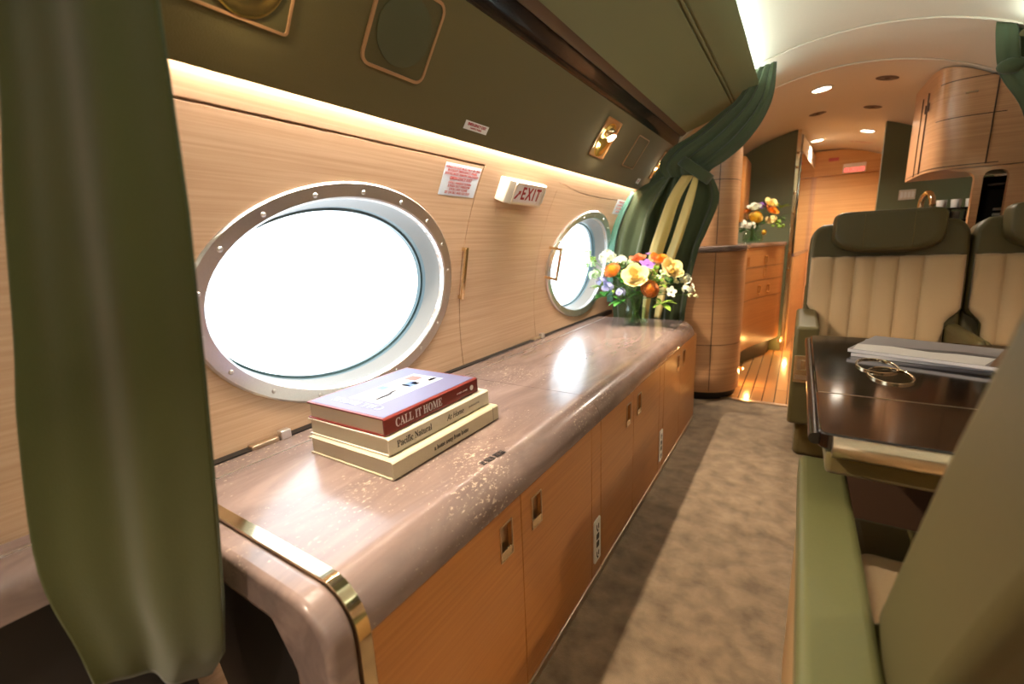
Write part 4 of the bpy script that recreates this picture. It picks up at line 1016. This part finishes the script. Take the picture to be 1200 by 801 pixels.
def bloom_ball(T, r, rows=7):
    b = B(); b.sphere((0, 0, r*.2), r*.6, T, 12, (1, 1, .75))
    for L_ in range(rows):
        f = 1-L_/rows; n = int(6+12*f); el = (1-f)*PI/2*.95
        for k in range(n):
            a = 2*PI*(k+.5*(L_ % 2))/n; R_ = T @ Matrix.Translation((0, 0, r*.2)) @ Matrix.Rotation(a, 4, 'Z') @ Matrix.Rotation(-el, 4, 'Y')
            w = r*.40; vs = [b.v(R_ @ V(p)) for p in ((r*.5, -w*.6, -r*.05), (r*.84, -w*.7, r*.06), (r*1.0, 0, r*.34), (r*.84, w*.7, r*.06), (r*.5, w*.6, -r*.05))]; b.face(vs)
    return b
def bloom_simple(T, r, n=5):
    b = B()
    for k in range(n):
        a = 2*PI*k/n; R_ = T @ Matrix.Rotation(a, 4, 'Z'); vs = [b.v(R_ @ V(p)) for p in ((0, 0, 0), (r*.55, -r*.42, r*.2), (r, -r*.18, r*.28), (r, r*.18, r*.28), (r*.55, r*.42, r*.2))]; b.face(vs)
    b.sphere((0, 0, r*.12), r*.2, T, 8); return b
def cluster(c, r, m, size, kind='simple', seed=1):
    rn = random.Random(seed); b = B()
    for k in range(m):
        a = rn.random()*2*PI; zz = rn.uniform(-.5, 1); q = math.sqrt(max(0, 1-zz*zz)); d = V((q*math.cos(a), q*math.sin(a), zz))
        T = Matrix.Translation(V(c)+d*r*rn.uniform(.7, 1)) @ d.to_track_quat('Z', 'Y').to_matrix().to_4x4()
        if kind == 'bud': b.sphere((0, 0, 0), size*.8, T, 8, (1, 1, 1.3))
        else:
            for j in range(5):
                R_ = T @ Matrix.Rotation(2*PI*j/5, 4, 'Z'); vs = [b.v(R_ @ V(p)) for p in ((0, 0, 0), (size*.6, -size*.4, size*.15), (size, 0, size*.25), (size*.6, size*.4, size*.15))]; b.face(vs)
            b.sphere((0, 0, size*.1), size*.18, T, 6)
    return b
def leafmesh(b, base, tip, w, droop=.2, mi=0):
    base, tip = V(base), V(tip); d = tip-base; s = d.cross(V((0, 0, 1))).normalized()*w; G = []
    for k in range(7):
        t = k/6; ww = math.sin(PI*min(1, t*1.02))**.8; p = base+d*t-V((0, 0, 1))*droop*d.length*t*t
        G.append([b.v(p-s*ww+V((0, 0, w*.25*ww))), b.v(p), b.v(p+s*ww+V((0, 0, w*.25*ww)))])
    for k in range(6):
        for i in range(2): b.face([G[k][i], G[k][i+1], G[k+1][i+1], G[k+1][i]], mi)
CAM = V((0, 0, .9366))
def flower(kind, pos, r, mat, name, label, cat, grp, vase, neck, leaves=True, seed=0):
    pos = V(pos); neck = V(neck); t = thing(name, label, cat, neck, grp)
    d = (pos-neck); d = (d.normalized()*.75+V((.18, -.75, .35))*.75).normalized()
    T = Matrix.Translation(pos-d*r*.45) @ d.to_track_quat('Z', 'Y').to_matrix().to_4x4()
    if kind == 'rose': b = bloom_rose(T, r); b.add('bloom', mat, t, smooth=180, rec=False)
    elif kind == 'ball': bloom_ball(T, r).add('bloom', mat, t, smooth=0, rec=False)
    elif kind == 'simple': bloom_simple(T, r).add('bloom', mat, t, smooth=0, rec=False)
    elif kind == 'cluster': cluster(pos, r, 26, r*.42, seed=seed).add('blossom_cluster', mat, t, smooth=0, rec=False)
    elif kind == 'bud': cluster(pos, r, 14, r*.30, 'bud', seed=seed).add('bud_cluster', mat, t, smooth=60)
    elif kind == 'leaf':
        b = B(); rn = random.Random(seed)
        for k in range(7):
            a = 2*PI*k/7; q = pos+V((math.cos(a)*r*1.3, math.sin(a)*r*.9, rn.uniform(-.4, .9)*r)); leafmesh(b, pos-(pos-neck)*.12, q, r*.42, .25)
        b.add('leaves', mat, t, smooth=180, rec=False)
    # stem from low in the vase up to the head
    foot = V(vase)+V(((neck-V(vase)).x*-.6+random.uniform(-.02, .02), random.uniform(-.02, .02), .012)); mid = neck+(pos-neck)*.45+V((0, 0, .015))
    b = B(); b.tube([foot, neck, mid, pos-d*r*.3], [.0022, .0022, .0020, .0018], 6); b.add('stem', 'stem', t, smooth=60)
    if leaves:
        b = B(); rn = random.Random(seed+5)
        for k in range(3):
            a = rn.random()*2*PI; q = neck+(pos-neck)*(.45+.15*k); leafmesh(b, q, q+V((math.cos(a)*.045, math.sin(a)*.035, .012)), .011, .4)
        b.add('leaf', 'leaf2' if seed % 2 else 'leaf', t, smooth=180, rec=False)
    return t
def vase_make(c, r, h, label, rb=1.0):
    t = thing('glass_vase', label, 'vase', c)
    T = Matrix.Translation(V(c)+V((0, 0, .0005)))
    b = B(); b.lathe([(r*.85, 0), (r*rb, h*.08), (r*rb*1.02, h*.3), (r*.86, h*.62), (r*.78, h*.8), (r*.84, h)], T, 36, cap=False); b.add('glass_body', 'vaseglass', t, smooth=60)
    b = B(); b.lathe([(r*.78, h*.07), (r*.93*rb, h*.12), (r*.95*rb, h*.3), (r*.80, h*.62)], T, 30); b.add('water', 'water', t, smooth=60)
    return t
vc = (-.672, 2.185, .535)
vase_make(vc, .058, .135, 'round clear glass vase of flowers on the far end of the credenza')
G1 = 'flowers in the near vase'
def nk(i, c=vc, h=.128, r=.026): a = i*2.4; return (c[0]+math.cos(a)*r, c[1]+math.sin(a)*r, c[2]+h)
FL = [('ball', (-.780, 2.140, .808), .044, 'p_orange', 'ranunculus', 'bright orange round ranunculus at the left of the near bouquet', 'flower'),
 ('rose', (-.653, 2.10, .780), .056, 'p_cream', 'rose', 'large cream yellow rose at the centre front of the near bouquet', 'flower'),
 ('ball', (-.588, 2.120, .720), .047, 'p_deep', 'dahlia', 'deep orange ruffled dahlia low in front of the near bouquet', 'flower'),
 ('rose', (-.687, 2.250, .856), .037, 'p_peach', 'peach_rose', 'peach rose at the top of the near bouquet', 'flower'),
 ('simple', (-.620, 2.190, .842), .040, 'p_purple', 'violet_blossom', 'violet blossom between the orange blooms at the top of the near bouquet', 'flower'),
 ('rose', (-.580, 2.240, .850), .044, 'p_orange', 'orange_rose', 'orange rose at the upper right of the near bouquet', 'flower'),
 ('rose', (-.506, 2.180, .808), .050, 'p_cream', 'rose', 'cream rose at the right of the near bouquet', 'flower'),
 ('cluster', (-.845, 2.250, .867), .042, 'p_white', 'white_hydrangea', 'tall white flower cluster at the upper left of the near bouquet', 'flower'),
 ('bud', (-.469, 2.200, .757), .030, 'p_bud', 'snapdragon', 'pale snapdragon buds at the right edge of the near bouquet, upper', 'flower'),
 ('cluster', (-.433, 2.200, .721), .028, 'p_white', 'snapdragon', 'white snapdragon blossoms at the far right edge of the near bouquet', 'flower'),
 ('bud', (-.409, 2.200, .689), .022, 'p_bud', 'snapdragon', 'pale green bud tip lowest at the right of the near bouquet', 'flower'),
 ('cluster', (-.456, 2.250, .757), .026, 'p_white', 'stock_flower', 'white stock flower behind the right buds of the near bouquet', 'flower'),
 ('bud', (-.940, 2.200, .893), .022, 'p_bell', 'green_bells', 'topmost green bell spray against the window', 'flower'),
 ('bud', (-.921, 2.200, .835), .028, 'p_bell', 'green_bells', 'middle green bell spray against the window', 'flower'),
 ('cluster', (-.897, 2.200, .782), .032, 'p_bell', 'green_bells', 'lower pale green blossoms left of the orange ranunculus', 'flower'),
 ('cluster', (-.797, 2.120, .724), .028, 'p_lilac', 'delphinium', 'lilac blossoms under the orange ranunculus', 'flower'),
 ('cluster', (-.724, 2.100, .702), .024, 'p_lilac', 'delphinium', 'lilac blossoms just above the vase rim', 'flower'),
 ('cluster', (-.844, 2.160, .750), .027, 'p_lilac', 'delphinium', 'lilac blossoms at the far left of the near bouquet', 'flower'),
 ('simple', (-.638, 2.280, .886), .020, 'p_purple', 'violet_blossom', 'tiny violet blossom topmost in the near bouquet', 'flower'),
 ('simple', (-.490, 2.140, .710), .028, 'p_white', 'white_blossom', 'small white blossom low at the right of the near bouquet', 'flower'),
 ('bud', (-.725, 2.200, .828), .032, 'p_bell', 'berry_sprig', 'green berry sprig between the ranunculus and the peach rose', 'sprig'),
 ('bud', (-.597, 2.200, .798), .030, 'leaf2', 'berry_sprig', 'green berry sprig between the cream roses', 'sprig'),
 ('leaf', (-.728, 2.090, .662), .042, 'leaf', 'leaf_sprig', 'dark green leaves hanging over the left of the near vase', 'foliage'),
 ('leaf', (-.833, 2.120, .681), .044, 'leaf', 'leaf_sprig', 'dark green leaves at the lower left of the near bouquet', 'foliage'),
 ('leaf', (-.516, 2.120, .650), .042, 'leaf2', 'leaf_sprig', 'light green leaves drooping right of the near vase', 'foliage'),
 ('leaf', (-.545, 2.160, .752), .038, 'leaf2', 'leaf_sprig', 'light green leaves under the right cream rose', 'foliage'),
 ('leaf', (-.640, 2.120, .700), .040, 'leaf', 'leaf_sprig', 'green leaves below the central cream rose', 'foliage'),
 ('leaf', (-.700, 2.230, .790), .050, 'leaf', 'leaf_sprig', 'green leaves behind the central rose of the near bouquet', 'foliage'),
 ('leaf', (-.600, 2.210, .770), .050, 'leaf2', 'leaf_sprig', 'light leaves behind the deep orange dahlia', 'foliage'),
 ('leaf', (-.860, 2.170, .730), .046, 'leaf2', 'leaf_sprig', 'light green leaves under the green bells', 'foliage'),
 ('cluster', (-.755, 2.200, .850), .030, 'p_white', 'stock_flower', 'white blossoms between the hydrangea and the peach rose', 'flower'),
 ('bud', (-.540, 2.170, .775), .028, 'p_bell', 'berry_sprig', 'green buds between the two cream roses, right side', 'sprig'),
 ('leaf', (-.660, 2.150, .740), .046, 'leaf', 'leaf_sprig', 'dark leaves just over the vase rim between the cream rose and the dahlia', 'foliage'),
 ('leaf', (-.790, 2.210, .830), .048, 'leaf2', 'leaf_sprig', 'light leaves behind the orange ranunculus', 'foliage'),
 ('leaf', (-.500, 2.210, .745), .040, 'leaf', 'leaf_sprig', 'dark leaves between the right cream rose and the white blossoms', 'foliage'),
 ('bud', (-.905, 2.195, .860), .020, 'leaf2', 'green_bells', 'small green buds between the upper and middle bell sprays', 'flower'),
 ('leaf', (-.760, 2.190, .770), .045, 'leaf', 'leaf_sprig', 'green leaves inside the left half of the near bouquet', 'foliage')]
for i, (k, p, r, m_, nm, lb, ct_) in enumerate(FL): flower(k, p, r, m_, nm, lb, ct_, G1, vc, nk(i), k in ('rose', 'ball', 'cluster'), i)
vc2 = (-.300, 3.74, .9022)
vase_make(vc2, .068, .13, 'clear glass vase of flowers on the galley counter')
FB = [('cluster', (-.421, 3.75, 1.207), .027, 'p_white', 'white', 'topmost at the far left'), ('rose', (-.396, 3.75, 1.111), .042, 'p_white', 'white', 'left'), ('rose', (-.352, 3.75, 1.126), .034, 'p_orange', 'orange', 'left of centre'), ('rose', (-.304, 3.75, 1.150), .042, 'p_white', 'white', 'top centre'), ('ball', (-.289, 3.72, 1.082), .052, 'p_yellow', 'yellow', 'centre'), ('cluster', (-.256, 3.77, 1.160), .026, 'p_purple', 'purple', 'top centre right'), ('rose', (-.204, 3.77, 1.172), .044, 'p_cream', 'cream', 'top right'), ('rose', (-.196, 3.74, 1.125), .045, 'p_orange', 'orange', 'right of centre'), ('cluster', (-.370, 3.72, 1.035), .038, 'p_white', 'white', 'lower left'), ('cluster', (-.316, 3.70, 1.023), .034, 'p_white', 'white', 'lower centre'), ('cluster', (-.191, 3.72, 1.055), .036, 'p_cream', 'cream', 'lower right'), ('bud', (-.146, 3.72, 1.013), .036, 'leaf2', 'green', 'lowest right'), ('ball', (-.228, 3.70, .975), .02, 'p_yellow', 'small yellow', 'hanging lowest'), ('leaf', (-.122, 3.75, 1.149), .04, 'leaf2', 'leafy green', 'upper right'), ('leaf', (-.14, 3.75, 1.07), .045, 'leaf', 'leafy green', 'right'), ('leaf', (-.373, 3.75, 1.0), .045, 'leaf', 'leafy green', 'left by the rim'), ('leaf', (-.27, 3.75, 1.04), .05, 'leaf', 'leafy green', 'middle')]
for i, (k, p, r, m_, col, where) in enumerate(FB):
    flower(k, p, r, m_, 'foliage_sprig' if k == 'leaf' else 'blossom', '%s %s, %s of the galley bouquet' % (col, 'sprig' if k in ('leaf', 'bud') else 'bloom', where), 'flower', 'flowers in the galley vase', vc2, nk(i, vc2, .125, .03), False, i+40)

# ------------------------------------------------------------------ lights
def area(name, loc, to, sx, sy, en, col, spread=180):
    ld = bpy.data.lights.new(name, 'AREA'); ld.shape = 'RECTANGLE'; ld.size = sx; ld.size_y = sy; ld.energy = en; ld.color = col; ld.spread = math.radians(spread)
    o = bpy.data.objects.new(name, ld); C.objects.link(o); o.location = loc
    z = -V(to).normalized(); y = V((0, 1, 0)); x = y.cross(z).normalized(); y = z.cross(x)
    o.matrix_world = Matrix.Translation(V(loc)) @ Matrix((x, y, z)).transposed().to_4x4()
    return o
cool = (.82, 1, .97); warm = (1, .88, .74)
# cove lighting above the bins, both sides
area('cove_light', (-.262, 1.28, 1.649), (.62, 0, .5), .012, 2.75, 6.5, cool); area('cove_light', (-.262, -1.3, 1.649), (.62, 0, .5), .012, 2.4, 6, cool)
area('cove_light', (2*XC+.380, -.1, 1.616), (-.62, 0, .28), .012, 5.0, 12, cool)
# wash light strips hidden between the wall and the overhead panel
st(B().box(-.813, -.801, .28, 2.60, 1.250, 1.256).add('trim_10', 'ledwarm', smooth=0))
area('wall_wash', (-.806, 1.44, 1.247), (-.10, 0, -1), .012, 2.32, 22, warm)
area('wall_wash', (2*XC+.806, 0, 1.247), (.10, 0, -1), .010, 5.0, 10, warm)
def spot(name, loc, to, en, col, ang=100, soft=.04, blend=.7):
    ld = bpy.data.lights.new(name, 'SPOT'); ld.energy = en; ld.color = col; ld.spot_size = math.radians(ang); ld.spot_blend = blend; ld.shadow_soft_size = soft
    o = bpy.data.objects.new(name, ld); C.objects.link(o); o.location = loc; o.rotation_euler = V(to).to_track_quat('-Z', 'Y').to_euler(); return o
gal = (1, .88, .72)
spot('galley_downlight', (.031, 3.28, 1.73), (0, 0, -1), 52, gal, 150)
spot('galley_downlight', (.371, 4.65, 1.70), (0, 0, -1), 40, gal, 150)
spot('galley_downlight', (.05, 4.95, 1.73), (0, 0, -1), 30, gal, 150)
spot('under_cabinet_light', (-.6, 3.75, 1.045), (0.3, .6, -1), 9, gal, 150)
spot('under_cabinet_light', (.85, 3.9, 1.5), (0, 0, -1), 14, (.9, 1, .85), 150)
for (x, y) in ((-.245, 3.16), (-.06, 4.18)):
    ld = bpy.data.lights.new('toe_lamp', 'POINT'); ld.energy = 1.3; ld.color = (1, .5, .14); ld.shadow_soft_size = .01
    o = bpy.data.objects.new('toe_lamp', ld); C.objects.link(o); o.location = (x+.02, y-.02, .09)
for y in (-.9, -2.1): spot('cabin_fill_spot', (.115, y, 1.73), (0, 0, -1), 9, (1, .88, .72), 160)  # fill spots added behind the camera, no fixture modelled for them
# daylight
for wy in WY:
    ld = bpy.data.lights.new('window_portal', 'AREA'); ld.shape = 'RECTANGLE'; ld.size = .54; ld.size_y = .78; ld.cycles.is_portal = True
    o = bpy.data.objects.new('window_portal', ld); C.objects.link(o)
    z = V((-1, 0, 0)); y = V((0, 1, 0)); x = y.cross(z)
    o.matrix_world = Matrix.Translation((-1.10, wy, WZ)) @ Matrix((x, y, z)).transposed().to_4x4()
wld = bpy.data.worlds.new('sky'); bpy.context.scene.world = wld; wld.use_nodes = True
bg = wld.node_tree.nodes['Background']; bg.inputs['Color'].default_value = (.80, .92, 1, 1); bg.inputs['Strength'].default_value = 5

# ------------------------------------------------------------------ camera
RT, UP, FW = V((0.84209463, 0.53775268, -0.04121505)), V((-0.07767334, 0.1965447, 0.97741344)), V((-0.5337073, 0.8198733, -0.20727829))
cd = bpy.data.cameras.new('camera'); cam = bpy.data.objects.new('camera', cd); C.objects.link(cam)
cam.matrix_world = Matrix.Translation(CAM) @ Matrix((RT, UP, -FW)).transposed().to_4x4()
cd.sensor_width = 36; cd.lens = 517.67/1200*36; cd.clip_start = .02; cd.clip_end = 100
cd.dof.use_dof = True; cd.dof.focus_distance = 1.15; cd.dof.aperture_fstop = 2.6
sc = bpy.context.scene; sc.camera = cam
sc.view_settings.view_transform = 'Standard'; sc.view_settings.look = 'None'; sc.view_settings.gamma = 1; sc.view_settings.use_curve_mapping = False
sc.view_settings.exposure = .2
